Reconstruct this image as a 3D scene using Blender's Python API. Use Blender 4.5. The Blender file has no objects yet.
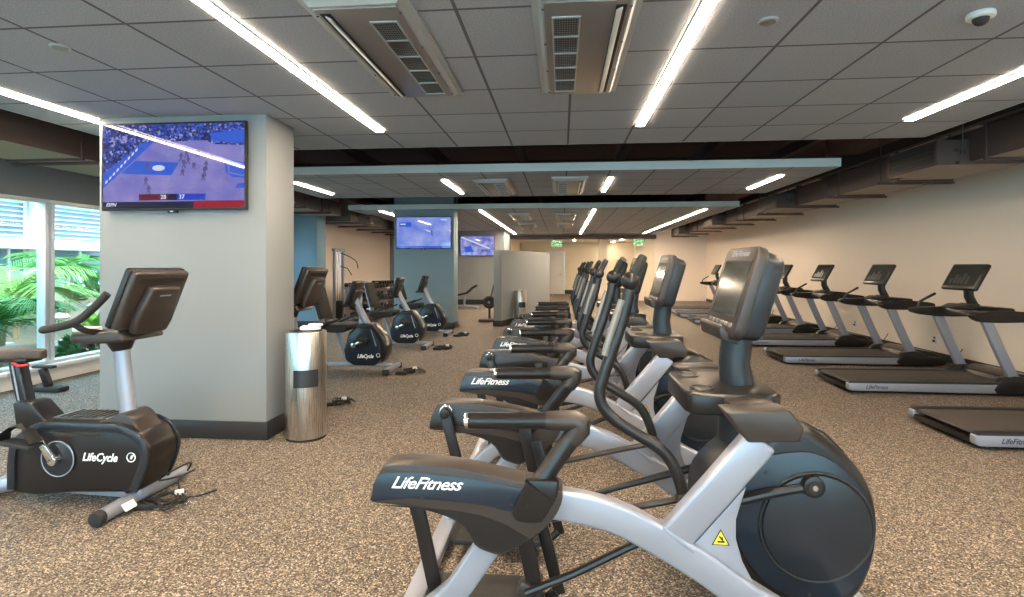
import bpy, bmesh, math, random
from mathutils import Vector, Matrix
random.seed(7)
PI = math.pi
SC = bpy.context.scene
COL = SC.collection
# ------------------------------------------------------------------ camera, world, sun, exposure
YAW = math.atan(50 / 545)
cd = bpy.data.cameras.new('camera'); cam = bpy.data.objects.new('camera', cd); COL.objects.link(cam)
cam.location = (0, 0, 1.45); cam.rotation_euler = (PI / 2, 0, YAW)
cd.sensor_fit = 'HORIZONTAL'; cd.sensor_width = 36; cd.lens = 36 * 545 / 1024
cd.shift_y = -(298.5 - 265) / 1024; cd.clip_start = 0.05; cd.clip_end = 300
SC.camera = cam
w = bpy.data.worlds.new('sky'); SC.world = w; w.use_nodes = True
bg = w.node_tree.nodes['Background']; bg.inputs[0].default_value = (0.52, 0.80, 1.0, 1); bg.inputs[1].default_value = 1.9
sd = bpy.data.lights.new('sun', 'SUN'); sun = bpy.data.objects.new('sun', sd); COL.objects.link(sun)
sd.energy = 2.6; sd.angle = 0.02; sd.color = (1, .95, .86)
sun.rotation_euler = (math.radians(20), math.radians(38), 0)
STRIP = 33.0
SC.view_settings.view_transform = 'Standard'; SC.view_settings.look = 'None'
SC.view_settings.gamma = 1; SC.view_settings.use_curve_mapping = False
SC.view_settings.exposure = 2.0
try:
    SC.cycles.max_bounces = 10; SC.cycles.diffuse_bounces = 6; SC.cycles.transparent_max_bounces = 12
except Exception: pass

# ------------------------------------------------------------------ materials
def mat(name, col, rough=.5, metal=0., spec=.5, bump=None, coat=0, emit=None, es=0):
    m = bpy.data.materials.new(name); m.use_nodes = True
    nt = m.node_tree; b = nt.nodes['Principled BSDF']
    b.inputs['Base Color'].default_value = (*col, 1); b.inputs['Roughness'].default_value = rough
    b.inputs['Metallic'].default_value = metal; b.inputs['Specular IOR Level'].default_value = spec
    b.inputs['Coat Weight'].default_value = coat
    if emit: b.inputs['Emission Color'].default_value = (*emit, 1); b.inputs['Emission Strength'].default_value = es
    # every surface gets a faint procedural variation of tone and relief
    tc = nt.nodes.new('ShaderNodeTexCoord'); n = nt.nodes.new('ShaderNodeTexNoise')
    sc, st = bump if bump else (60, .02)
    n.inputs['Scale'].default_value = sc; n.inputs['Detail'].default_value = 3
    nt.links.new(tc.outputs['Object'], n.inputs['Vector'])
    if st > 0:
        bp = nt.nodes.new('ShaderNodeBump'); bp.inputs['Strength'].default_value = st; bp.inputs['Distance'].default_value = .01
        nt.links.new(n.outputs[0], bp.inputs['Height']); nt.links.new(bp.outputs[0], b.inputs['Normal'])
    return m
def link(nt, a, b): nt.links.new(a, b)
def floor_mat():
    m = mat('speckled_rubber', (.2, .15, .11), .75, bump=(140, .25)); nt = m.node_tree; b = nt.nodes['Principled BSDF']
    tc = nt.nodes.new('ShaderNodeTexCoord')
    v = nt.nodes.new('ShaderNodeTexVoronoi'); v.inputs['Scale'].default_value = 150
    link(nt, tc.outputs['Object'], v.inputs['Vector'])
    sp = nt.nodes.new('ShaderNodeSeparateColor'); link(nt, v.outputs['Color'], sp.inputs[0])
    r = nt.nodes.new('ShaderNodeValToRGB'); e = r.color_ramp; e.interpolation = 'CONSTANT'
    e.elements[0].position = 0; e.elements[0].color = (.032, .026, .022, 1)
    e.elements[1].position = .30; e.elements[1].color = (.09, .069, .053, 1)
    for p, c in ((.45, (.145, .113, .086)), (.70, (.26, .21, .162)), (.90, (.45, .385, .32))):
        k = e.elements.new(p); k.color = (*c, 1)
    link(nt, sp.outputs[0], r.inputs[0])
    n = nt.nodes.new('ShaderNodeTexNoise'); n.inputs['Scale'].default_value = 22; n.inputs['Detail'].default_value = 4
    link(nt, tc.outputs['Object'], n.inputs['Vector'])
    mr = nt.nodes.new('ShaderNodeMapRange'); mr.inputs[1].default_value = .3; mr.inputs[2].default_value = .7
    mr.inputs[3].default_value = .8; mr.inputs[4].default_value = 1.2; link(nt, n.outputs[0], mr.inputs[0])
    mx = nt.nodes.new('ShaderNodeVectorMath'); mx.operation = 'SCALE'
    link(nt, r.outputs[0], mx.inputs[0]); link(nt, mr.outputs[0], mx.inputs['Scale'])
    link(nt, mx.outputs[0], b.inputs['Base Color'])
    return m
def tile_mat():
    m = mat('acoustic_tile', (.5, .5, .5), .9, spec=.2, bump=(220, .12)); nt = m.node_tree; b = nt.nodes['Principled BSDF']
    tc = nt.nodes.new('ShaderNodeTexCoord'); mp = nt.nodes.new('ShaderNodeMapping')
    mp.inputs['Location'].default_value = (-0.06, -5.07, 0)
    link(nt, tc.outputs['Object'], mp.inputs[0])
    br = nt.nodes.new('ShaderNodeTexBrick'); br.offset = 0; br.squash = 1
    br.inputs['Scale'].default_value = 1; br.inputs['Brick Width'].default_value = .578; br.inputs['Row Height'].default_value = .61
    br.inputs['Mortar Size'].default_value = .010; br.inputs['Mortar Smooth'].default_value = .1
    br.inputs['Color1'].default_value = (.40, .43, .485, 1); br.inputs['Color2'].default_value = (.36, .39, .44, 1)
    br.inputs['Mortar'].default_value = (.13, .13, .14, 1)
    link(nt, mp.outputs[0], br.inputs[0])
    n = nt.nodes.new('ShaderNodeTexNoise'); n.inputs['Scale'].default_value = 110; link(nt, tc.outputs['Object'], n.inputs['Vector'])
    mr = nt.nodes.new('ShaderNodeMapRange'); mr.inputs[1].default_value = .35; mr.inputs[2].default_value = .65; mr.inputs[3].default_value = .84; mr.inputs[4].default_value = 1.08; link(nt, n.outputs[0], mr.inputs[0])
    mx = nt.nodes.new('ShaderNodeVectorMath'); mx.operation = 'SCALE'
    link(nt, br.outputs[0], mx.inputs[0]); link(nt, mr.outputs[0], mx.inputs['Scale']); link(nt, mx.outputs[0], b.inputs['Base Color'])
    return m
def brushed(name, col):
    m = mat(name, col, .28, 1); nt = m.node_tree; b = nt.nodes['Principled BSDF']
    tc = nt.nodes.new('ShaderNodeTexCoord'); mp = nt.nodes.new('ShaderNodeMapping'); mp.inputs['Scale'].default_value = (300, 300, 3)
    n = nt.nodes.new('ShaderNodeTexNoise'); n.inputs['Scale'].default_value = 1
    link(nt, tc.outputs['Object'], mp.inputs[0]); link(nt, mp.outputs[0], n.inputs['Vector'])
    mr = nt.nodes.new('ShaderNodeMapRange'); mr.inputs[3].default_value = .18; mr.inputs[4].default_value = .4
    link(nt, n.outputs[0], mr.inputs[0]); link(nt, mr.outputs[0], b.inputs['Roughness'])
    return m
def emis(name, col, s):
    m = bpy.data.materials.new(name); m.use_nodes = True; nt = m.node_tree
    b = nt.nodes['Principled BSDF']; b.inputs['Base Color'].default_value = (0.01, .01, .01, 1)
    b.inputs['Emission Color'].default_value = (*col, 1); b.inputs['Emission Strength'].default_value = s; b.inputs['Roughness'].default_value = .03
    return m
def glass_mat():
    m = bpy.data.materials.new('window_glass'); m.use_nodes = True; nt = m.node_tree; nt.nodes.clear()
    o = nt.nodes.new('ShaderNodeOutputMaterial'); mx = nt.nodes.new('ShaderNodeMixShader'); t = nt.nodes.new('ShaderNodeBsdfTransparent')
    t.inputs[0].default_value = (.88, .97, .96, 1); g = nt.nodes.new('ShaderNodeBsdfGlossy'); g.inputs['Roughness'].default_value = .01
    lw_ = nt.nodes.new('ShaderNodeLayerWeight'); lw_.inputs[0].default_value = .5
    p5 = nt.nodes.new('ShaderNodeMath'); p5.operation = 'POWER'; p5.inputs[1].default_value = 5; link(nt, lw_.outputs['Facing'], p5.inputs[0])
    f = nt.nodes.new('ShaderNodeMath'); f.operation = 'MULTIPLY_ADD'; f.inputs[1].default_value = .7; f.inputs[2].default_value = .035; link(nt, p5.outputs[0], f.inputs[0])
    link(nt, f.outputs[0], mx.inputs[0]); link(nt, t.outputs[0], mx.inputs[1]); link(nt, g.outputs[0], mx.inputs[2]); link(nt, mx.outputs[0], o.inputs[0])
    return m
M = dict(
    floor=floor_mat(), tile=tile_mat(), glass=glass_mat(),
    fascia=mat('painted_fascia', (.60, .66, .68), .6), upper=mat('maroon_deck', (.085, .045, .045), .9),
    joist=mat('dark_steel', (.07, .05, .048), .7), duct=mat('duct_paint', (.075, .048, .045), .6), duct_low=mat('duct_liner', (.30, .25, .2), .6),
    tan=mat('warm_wall_paint', (.90, .79, .69), .8, bump=(200, .04)), grey=mat('grey_wall_paint', (.25, .268, .283), .8, bump=(200, .04)),
    grey2=mat('dim_grey_paint', (.24, .25, .26), .8, bump=(200, .04)), bluegrey=mat('blue_grey_paint', (.23, .32, .37), .8), daylit_paint=mat('blue_daylit_paint', (.17, .29, .38), .8), cream=mat('cream_paint', (.78, .70, .56), .8),
    base=mat('black_baseboard', (.02, .02, .022), .5), white=mat('white_trim', (.72, .73, .73), .5),
    alu=mat('window_aluminium', (.70, .74, .78), .35, .5),
    plastic=mat('charcoal_plastic', (.013, .011, .011), .3, spec=.42), plastic2=mat('slate_plastic', (.018, .021, .027), .28, spec=.42),
    blue=mat('bluish_plastic', (.014, .021, .034), .26, spec=.45), brown=mat('warm_sheen_plastic', (.036, .028, .025), .36, spec=.45),  # the brown entry puts warm reflections into the dark plastic's colour
    rubber=mat('black_rubber', (.018, .017, .017), .7, bump=(180, .2)), belt=mat('running_belt', (.05, .042, .038), .75, bump=(200, .15)),
    silver=mat('silver_paint', (.30, .32, .385), .33, .35), chrome=mat('chrome', (.75, .75, .76), .15, 1),
    steel=brushed('brushed_steel', (.62, .60, .57)), steel_dark=mat('dark_opening', (.05, .055, .06), .3, .5),
    white_text=mat('white_lettering', (.85, .86, .88), .5), dark_text=mat('navy_lettering', (.04, .045, .09), .5),
    yellow=mat('warning_yellow', (.85, .62, .03), .5), black=mat('matt_black', (.012, .012, .013), .55),
    screen_off=mat('dark_screen_glass', (.045, .05, .046), .12, 0, .5, bump=(10, 0)), red=mat('red_strap', (.55, .03, .03), .5),
    orange=mat('orange_cable', (.8, .25, .08), .5), saddle=mat('brown_vinyl', (.06, .038, .024), .45),
    paper=mat('white_paper', (.8, .8, .78), .8), cream_pad=mat('sensor_strip', (.20, .185, .165), .35, .4),
    cassette=mat('cassette_metal', (.26, .245, .24), .35, .5), cas_white=mat('cassette_rim', (.42, .44, .45), .4, .3),
    strip=emis('strip_light', (1.0, .79, .56), STRIP),
    green=emis('exit_green', (.05, .9, .25), .22),
    leaf=mat('palm_leaf', (.05, .22, .03), .5, spec=.4), leaf2=mat('bush_leaf', (.025, .12, .03), .6), leaf3=mat('bright_leaf', (.14, .32, .05), .5), trunk=mat('palm_trunk', (.3, .24, .15), .8),
    facade=mat('white_facade', (.75, .77, .78), .7), facade_glass=mat('facade_glass', (.12, .2, .26), .1, 0, .8), soil=mat('gravel_bank', (.16, .13, .09), .95, bump=(9, .8)),
    rock=mat('garden_rock', (.45, .42, .40), .9, bump=(12, .5)),
)
for k, v in (('crowd_blue', None),):
    m = emis('crowd', (1, 1, 1), .24); nt = m.node_tree; b = nt.nodes['Principled BSDF']
    tc = nt.nodes.new('ShaderNodeTexCoord'); vo = nt.nodes.new('ShaderNodeTexVoronoi'); vo.inputs['Scale'].default_value = 60
    link(nt, tc.outputs['Object'], vo.inputs['Vector']); sp = nt.nodes.new('ShaderNodeSeparateColor'); link(nt, vo.outputs['Color'], sp.inputs[0])
    r = nt.nodes.new('ShaderNodeValToRGB'); e = r.color_ramp; e.interpolation = 'CONSTANT'
    e.elements[0].color = (.015, .02, .1, 1); e.elements[1].position = .35; e.elements[1].color = (.03, .05, .32, 1)
    for p, c in ((.65, (.06, .12, .6)), (.85, (.3, .3, .6)), (.95, (.02, .02, .04))):
        q = e.elements.new(p); q.color = (*c, 1)
    link(nt, sp.outputs[0], r.inputs[0]); link(nt, r.outputs[0], b.inputs['Emission Color']); M['crowd'] = m
def wash(name, a, c, s, scale):
    m = emis(name, a, s); nt = m.node_tree; b = nt.nodes['Principled BSDF']
    tc = nt.nodes.new('ShaderNodeTexCoord'); n = nt.nodes.new('ShaderNodeTexNoise'); n.inputs['Scale'].default_value = scale; n.inputs['Detail'].default_value = 4
    link(nt, tc.outputs['Object'], n.inputs['Vector']); r = nt.nodes.new('ShaderNodeValToRGB')
    r.color_ramp.elements[0].position = .35; r.color_ramp.elements[0].color = (*a, 1); r.color_ramp.elements[1].position = .7; r.color_ramp.elements[1].color = (*c, 1)
    link(nt, n.outputs[0], r.inputs[0]); link(nt, r.outputs[0], b.inputs['Emission Color']); return m
EX = .2
M['court'] = wash('court', (.20, .19, .60), (.33, .29, .68), EX, 5)
M['key'] = emis('court_blue', (.04, .13, .75), EX); M['court_white'] = emis('court_white', (.75, .8, 1), EX)
M['player'] = emis('player_dark', (.12, .11, .3), EX); M['ticker'] = emis('ticker_dark', (.01, .012, .05), EX)
M['ticker_red'] = emis('ticker_red', (.35, .01, .03), EX); M['score_red'] = emis('score_red', (.14, .01, .04), EX); M['score_blue'] = emis('score_blue', (.02, .06, .6), EX)
M['ice'] = wash('ice_rink', (.16, .24, .85), (.42, .50, .95), EX, 3)
M['ice2'] = wash('stadium_view', (.12, .14, .6), (.55, .55, .95), EX, 6)

# ------------------------------------------------------------------ mesh helpers
class MB:
    """collects shapes into one bmesh; build() links it as ONE mesh object"""
    def __init__(s): s.bm = bmesh.new(); s.m = []; s.cur = 0
    def mat(s, m):
        if m not in s.m: s.m.append(m)
        s.cur = s.m.index(m); return s
    def _tag(s, fs):
        for f in fs: f.material_index = s.cur; f.smooth = True
    def add(s, verts, faces, bev=0, seg=2, ang=.5):
        vs = [s.bm.verts.new(v) for v in verts]; fs = []
        for f in faces:
            try: fs.append(s.bm.faces.new([vs[i] for i in f]))
            except ValueError: pass
        s._tag(fs)
        bmesh.ops.recalc_face_normals(s.bm, faces=fs)
        if bev > 0:
            es = set()
            for f in fs: es.update(f.edges)
            es = [e for e in es if len(e.link_faces) == 2 and e.calc_face_angle(0) > ang]
            r = bmesh.ops.bevel(s.bm, geom=es, offset=bev, segments=seg, profile=.5, affect='EDGES', clamp_overlap=True)
            s._tag(r['faces'])
        return s
    def box(s, c, d, bev=0, rot=None, seg=2):
        x, y, z = d[0] / 2, d[1] / 2, d[2] / 2
        v = [Vector(p) for p in ((-x, -y, -z), (x, -y, -z), (x, y, -z), (-x, y, -z), (-x, -y, z), (x, -y, z), (x, y, z), (-x, y, z))]
        if rot is not None: v = [rot @ p for p in v]
        c = Vector(c)
        return s.add([p + c for p in v], [(0, 3, 2, 1), (4, 5, 6, 7), (0, 1, 5, 4), (1, 2, 6, 5), (2, 3, 7, 6), (3, 0, 4, 7)], bev, seg)
    def prism(s, pts, y0, y1, bev=0, seg=2, axis='y', ang=.5, taper=None):
        """2D outline (x,z) extruded along y (or (x,y) along z, or (y,z) along x)"""
        def P(p, t):
            if axis == 'y': return (p[0], t, p[1])
            if axis == 'z': return (p[0], p[1], t)
            return (t, p[0], p[1])
        n = len(pts); q = pts if taper is None else taper
        v = [P(p, y0) for p in pts] + [P(p, y1) for p in q]
        f = [tuple(range(n)), tuple(range(2 * n - 1, n - 1, -1))] + [(i, (i + 1) % n, n + (i + 1) % n, n + i) for i in range(n)]
        return s.add(v, f, bev, seg, ang)
    def sweep(s, pts, r, seg=12, ry=None, caps=True, up=(0, 1, 0), square=False):
        pts = [Vector(p) for p in pts]; n = len(pts); up = Vector(up)
        rs = r if isinstance(r, (list, tuple)) else [r] * n
        rings = []
        for i, p in enumerate(pts):
            t = (pts[min(i + 1, n - 1)] - pts[max(i - 1, 0)]).normalized()
            a = up - t * up.dot(t)
            if a.length < 1e-4: a = Vector((1, 0, 0)) - t * t.x
            a.normalize(); b = t.cross(a).normalized()
            k = rs[i]; ky = ry if ry is not None else k
            if isinstance(ky, (list, tuple)): ky = ky[i]
            rings.append([p + a * (math.cos(2 * PI * j / seg) * k) + b * (math.sin(2 * PI * j / seg) * ky) for j in range(seg)])
        v = [x for rg in rings for x in rg]; f = []
        for i in range(n - 1):
            for j in range(seg):
                f.append((i * seg + j, i * seg + (j + 1) % seg, (i + 1) * seg + (j + 1) % seg, (i + 1) * seg + j))
        if caps: f.append(tuple(range(seg - 1, -1, -1))); f.append(tuple((n - 1) * seg + j for j in range(seg)))
        return s.add(v, f)
    def cyl(s, a, b, r, seg=24, bev=0, r2=None):
        a, b = Vector(a), Vector(b); t = (b - a).normalized()
        u = t.orthogonal().normalized(); w_ = t.cross(u); r2 = r if r2 is None else r2
        v = [a + (u * math.cos(2 * PI * j / seg) + w_ * math.sin(2 * PI * j / seg)) * r for j in range(seg)] + \
            [b + (u * math.cos(2 * PI * j / seg) + w_ * math.sin(2 * PI * j / seg)) * r2 for j in range(seg)]
        f = [tuple(range(seg - 1, -1, -1)), tuple(range(seg, 2 * seg))] + [(j, (j + 1) % seg, seg + (j + 1) % seg, seg + j) for j in range(seg)]
        return s.add(v, f, bev, 2, 1.0)
    def ring(s, c, r, t, axis='y', seg=32, tseg=8):
        pts = []
        for i in range(seg):
            a = 2 * PI * i / seg
            for j in range(tseg):
                b = 2 * PI * j / tseg; R_ = r + t * math.cos(b); h = t * math.sin(b)
                q = {'y': (R_ * math.cos(a), h, R_ * math.sin(a)), 'z': (R_ * math.cos(a), R_ * math.sin(a), h), 'x': (h, R_ * math.cos(a), R_ * math.sin(a))}[axis]
                pts.append(Vector(c) + Vector(q))
        f = [(i * tseg + j, ((i + 1) % seg) * tseg + j, ((i + 1) % seg) * tseg + (j + 1) % tseg, i * tseg + (j + 1) % tseg) for i in range(seg) for j in range(tseg)]
        return s.add(pts, f)
    def ball(s, c, r, sc=(1, 1, 1), seg=16, rot=None):
        mtx = Matrix.Translation(c) @ (rot.to_4x4() if rot is not None else Matrix()) @ Matrix.Diagonal((r * sc[0], r * sc[1], r * sc[2], 1))
        res = bmesh.ops.create_uvsphere(s.bm, u_segments=seg, v_segments=seg // 2, radius=1, matrix=mtx)
        fs = set()
        for v in res['verts']: fs.update(v.link_faces)
        s._tag(fs); return s
    def build(s, name, parent=None, loc=None, sharp=35):
        me = bpy.data.meshes.new(name)
        s.bm.normal_update()
        for e in s.bm.edges:
            if len(e.link_faces) == 2 and e.calc_face_angle(0) > math.radians(sharp): e.smooth = False
        s.bm.to_mesh(me); s.bm.free()
        for m in s.m: me.materials.append(M[m] if isinstance(m, str) else m)
        o = bpy.data.objects.new(name, me); COL.objects.link(o)
        if parent: o.parent = parent
        if loc: o.location = loc
        return o
def B(m): return MB().mat(m)
def smooth(pts, k=6):
    """Catmull-Rom through points of any dimension"""
    out = []; n = len(pts)
    for i in range(n - 1):
        p0, p1, p2, p3 = pts[max(i - 1, 0)], pts[i], pts[i + 1], pts[min(i + 2, n - 1)]
        for j in range(k):
            t = j / k
            out.append(tuple(.5 * ((2 * b) + (c - a) * t + (2 * a - 5 * b + 4 * c - d) * t * t + (-a + 3 * b - 3 * c + d) * t ** 3) for a, b, c, d in zip(p0, p1, p2, p3)))
    out.append(tuple(pts[-1])); return out
def closed_smooth(pts, k=5):
    n = len(pts); out = []
    for i in range(n):
        p0, p1, p2, p3 = pts[(i - 1) % n], pts[i], pts[(i + 1) % n], pts[(i + 2) % n]
        for j in range(k):
            t = j / k
            out.append(tuple(.5 * ((2 * b) + (c - a) * t + (2 * a - 5 * b + 4 * c - d) * t * t + (-a + 3 * b - 3 * c + d) * t ** 3) for a, b, c, d in zip(p0, p1, p2, p3)))
    return out
def band(pts, wd):
    """thick 2D ribbon outline about a centre line"""
    L, R_ = [], []; n = len(pts)
    for i, p in enumerate(pts):
        a = pts[max(i - 1, 0)]; b = pts[min(i + 1, n - 1)]
        dx, dz = b[0] - a[0], b[1] - a[1]; l = math.hypot(dx, dz); ww = wd[i] if isinstance(wd, (list, tuple)) else wd
        L.append((p[0] - dz / l * ww / 2, p[1] + dx / l * ww / 2)); R_.append((p[0] + dz / l * ww / 2, p[1] - dx / l * ww / 2))
    return L + R_[::-1]
def Y_(pts, y): return [(p[0], y, p[1]) for p in pts]
def empty(name, loc=(0, 0, 0), rz=0):
    o = bpy.data.objects.new(name, None); COL.objects.link(o); o.location = loc; o.rotation_euler = (0, 0, rz); o.empty_display_size = .1; return o
def tag(o, label, cat, group=None):
    o['label'] = label; o['category'] = cat
    if group: o['group'] = group
    elif 'group' in o: del o['group']
    return o
def struct(o): o['kind'] = 'structure'; return o
KIDS = {}
def copy_tree(o, parent=None):
    c = o.copy(); COL.objects.link(c); c.parent = parent
    for ch in [x for x in bpy.data.objects if x.parent == o]: copy_tree(ch, c)
    return c
def text(name, s, size, m, parent, loc, rot, shear=0., bold=.0, depth=.0008, spacing=1.0, sx=1.0):
    cu = bpy.data.curves.new(name, 'FONT'); cu.body = s; cu.size = size; cu.shear = shear; cu.offset = bold; cu.extrude = depth; cu.space_character = spacing
    cu.align_x = 'CENTER'; cu.align_y = 'CENTER'; cu.resolution_u = 3
    t = bpy.data.objects.new('t', cu); COL.objects.link(t); bpy.context.view_layer.update()
    me = bpy.data.meshes.new_from_object(t.evaluated_get(bpy.context.evaluated_depsgraph_get()))
    bpy.data.objects.remove(t); me.name = name; me.materials.clear(); me.materials.append(M[m])
    for v in me.vertices: v.co.x *= sx
    o = bpy.data.objects.new(name, me); COL.objects.link(o); o.parent = parent; o.location = loc; o.rotation_euler = rot; return o

# ------------------------------------------------------------------ room shell
WX, WL = 5.75, -6.4
struct(B('floor').box((-.3, 11.75, -.05), (12.6, 32.5, .1)).build('floor'))
struct(B('upper').box((-.3, 11.75, 3.45), (12.6, 32.5, .1)).build('ceiling'))
def cloud(x0, x1, y0, y1):
    b = B('tile').box(((x0 + x1) / 2, (y0 + y1) / 2, 2.7075), (x1 - x0 - .03, y1 - y0 - .03, .015))
    b.mat('fascia')
    for c, d in ((((x0 + x1) / 2, y0 + .0075, 2.753), (x1 - x0, .015, .106)), (((x0 + x1) / 2, y1 - .0075, 2.753), (x1 - x0, .015, .106)),
                 ((x0 + .0075, (y0 + y1) / 2, 2.753), (.015, y1 - y0 - .03, .106)), ((x1 - .0075, (y0 + y1) / 2, 2.753), (.015, y1 - y0 - .03, .106))): b.box(c, d)
    return struct(b.build('ceiling'))
cloud(-4.47, 3.53, -4.2, 5.68)
cloud(-4.47, 3.52, 7.25, 9.85)
cloud(-4.82, 3.75, 11.95, 22.0)
# joists of the dark structural ceiling above the gaps
for i, y in enumerate((6.0, 6.62, 7.3, 10.2, 10.9, 11.6, 3.5, 0.5)):
    struct(B('joist').box((-.3, y, 3.3), (12.2, .08, .2)).build('trim_%d' % (i + 1)))
for i, x in enumerate((-4.9, -3.1, -1.9, -.6, .9, 2.1, 3.3, 4.7)):
    struct(B('joist').box((x, 8.8, 3.12), (.09, 27, .14)).build('trim_%d' % (i + 20)))
for i, (a, b_) in enumerate(((-3.6, -2.9), (-1.5, -.8), (.2, 1.3), (1.5, 2.6), (2.4, 3.9))):
    struct(B('joist').sweep([(a, 5.9, 3.0), (b_, 7.2, 3.06)], .03, 8).build('trim_%d' % (i + 40)))
# walls
struct(B('tan').box((WX + .1, 11.75, 1.7), (.2, 32.5, 3.4)).build('wall_right'))
struct(B('base').box((WX - .008, 9.2, .055), (.016, 26.4, .11)).build('baseboard_right'))
struct(B('grey').box((-.3, -4.35, 3.05), (12.4, .2, .7)).box((-.3, -4.35, .05), (12.4, .2, .1)).build('wall_front'))
for i in range(7):
    x0 = -6.4 + i * 1.735; wd = struct(empty('window_%d' % (i + 21), (x0 + .8675, -4.35, 0)))
    B('alu').box((0, 0, .13), (1.735, .12, .06), .004).box((0, 0, 2.67), (1.735, .12, .06), .004).box((-.84, 0, 1.4), (.05, .12, 2.5), .004).box((.84, 0, 1.4), (.05, .12, 2.5), .004).build('window_frame', wd)
    B('glass').box((0, 0, 1.4), (1.63, .008, 2.5)).build('pane', wd)
struct(B('facade').box((-.3, -24.5, -.2), (60, 40, .2)).build('ground_forecourt'))
lw = B('grey2').box((WL - .1, 3.93, 2.835), (.2, 16.4, 1.13)).box((WL - .1, 3.93, .085), (.2, 16.4, .17)).box((WL - .1, -3.8, 1.22), (.2, .98, 2.1)).box((WL - .1, 12.0, 1.22), (.2, .26, 2.1))
struct(lw.build('wall_left'))
struct(B('tan').box((WL - .1, 16.0, 1.7), (.2, 7.69, 3.4)).build('wall_left_rear'))
struct(B('white').box((WL + .05, 4, .19), (.1, 15.9, .05), .005).box((WL + .02, 4, .085), (.03, 15.9, .17)).build('trim_60'))
struct(B('grey').box((-4.35, 19.95, 1.7), (4.5, .2, 3.4)).box((-2.2, 21.2, 1.7), (.2, 2.29, 3.4)).build('wall_back_left'))
struct(B('base').box((-4.25, 19.84, .09), (4.1, .02, .18)).build('baseboard_back'))
struct(B('tan').box((4.75, 22.5, 1.7), (2.1, .2, 3.4)).box((.75, 22.5, 2.96), (5.9, .2, .85)).build('wall_back_right'))
struct(B('joist').box((.7, 22.3, 2.58), (6.1, .2, .16)).build('trim_61'))
# recess beyond the header
struct(B('cream').box((.2, 27.6, 1.4), (11.6, .2, 2.9)).build('wall_back'))
struct(B('base').box((1.1, 27.48, .1), (3.0, .02, .2)).build('baseboard_recess'))
struct(B('white').box((.7, 25.1, 2.62), (6.4, 5.0, .1)).build('ceiling_recess'))
struct(B('cream').box((-2.2, 25.06, 1.4), (.2, 4.86, 2.8)).box((4.1, 25.06, 1.4), (.2, 4.86, 2.8)).build('wall_recess'))
struct(B('cream').box((1.72, 23.4, 1.28), (.35, .35, 2.56)).build('trim_62'))
struct(B('cream').box((3.35, 22.9, 1.28), (.7, .5, 2.56)).build('trim_63'))
# door in recess
d = empty('door_1', (-.35, 27.46, 0)); struct(d)
B('white').box((0, 0, 1.03), (.82, .05, 2.06), .004).build('panel', d)
B('alu').box((.45, -.01, 1.05), (.07, .09, 2.12)).box((-.45, -.01, 1.05), (.07, .09, 2.12)).box((0, -.01, 2.1), (.97, .09, .07)).build('frame', d)
B('chrome').sweep([(.3, -.03, 1), (.3, -.08, 1), (.18, -.08, 1)], .012, 8).build('door_handle', d)
# windows: mullions, sill, head, panes
for i in range(9):
    y0 = -3.3 + i * 1.6; y1 = y0 + 1.6
    if y0 > 11.6: break
    y1 = min(y1, 11.85)
    wd = struct(empty('window_%d' % (i + 1), (WL - .07, 0, 0)))
    B('alu').box((0, (y0 + y1) / 2, .21), (.12, y1 - y0, .08), .004).box((0, (y0 + y1) / 2, 2.25), (.12, y1 - y0, .05), .004) \
        .box((0, y1 - .045, 1.23), (.12, .05, 1.98), .004).box((0, y0 + .035, 1.23), (.12, .05, 1.98), .004).build('window_frame', wd)
    B('glass').box((0, (y0 + y1) / 2, 1.23), (.008, y1 - y0 - .12, 1.97)).build('pane', wd)
# columns
def column(x0, x1, y0, y1, m='grey', n=0):
    struct(B(m).box(((x0 + x1) / 2, (y0 + y1) / 2, 1.7), (x1 - x0, y1 - y0, 3.4), .004).build('wall_column'))
    struct(B('base').box(((x0 + x1) / 2, (y0 + y1) / 2, .075), (x1 - x0 + .03, y1 - y0 + .03, .15), .004).build('baseboard_column'))
column(-3.93, -2.44, 4.31, 4.78)
column(-3.83, -2.44, 12.17, 12.65, 'bluegrey')
column(-6.38, -5.66, 12.17, 12.65, 'daylit_paint')  # blue daylight from the windows is put into this pier's colour
# low partition, slanting away
pa, pb = Vector((-1.42, 12.75, 0)), Vector((-.36, 16.1, 0)); pd = (pb - pa).normalized(); pn = Vector((pd.y, -pd.x, 0))
ang = math.atan2(pd.y, pd.x); pm = (pa + pb) / 2 - pn * .1
o = B('grey').box((0, 0, .9), ((pb - pa).length, .2, 1.82), .006).build('wall_partition'); o.location = pm; o.rotation_euler = (0, 0, ang); struct(o)
o = B('base').box((0, 0, .07), ((pb - pa).length + .03, .23, .14), .004).build('baseboard_partition'); o.location = pm; o.rotation_euler = (0, 0, ang); struct(o)

# ------------------------------------------------------------------ strip lights
def strip(x, y0, y1, label, wd=.066):
    r = empty('strip_light', (x, (y0 + y1) / 2, 2.6895)); l = y1 - y0
    B('strip').box((0, 0, -.004), (wd, l, .01)).build('diffuser', r)
    B('white').box((-wd / 2 - .006, 0, -.003), (.012, l + .02, .012)).box((wd / 2 + .006, 0, -.003), (.012, l + .02, .012)) \
        .box((0, l / 2 + .006, -.003), (wd, .012, .012)).box((0, -l / 2 - .006, -.003), (wd, .012, .012)).build('trim', r)
    return tag(r, label, 'ceiling light', 'recessed linear ceiling lights')
XS = ((-4.0, 'far left'), (-1.69, 'left of the two ceiling units'), (.69, 'right of the two ceiling units'), (2.97, 'far right'))
strip(-3.99, -3.8, 4.93, 'long strip light in the nearest ceiling, running into the grey column with the basketball game')
strip(-1.68, -3.8, 4.92, 'long warm strip light in the nearest ceiling, just left of the left air unit')
strip(.69, -3.8, 4.92, 'long warm strip light in the nearest ceiling, just right of the right air unit')
strip(2.95, -3.8, 4.95, 'long warm strip light in the nearest ceiling, towards the right wall')
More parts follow.
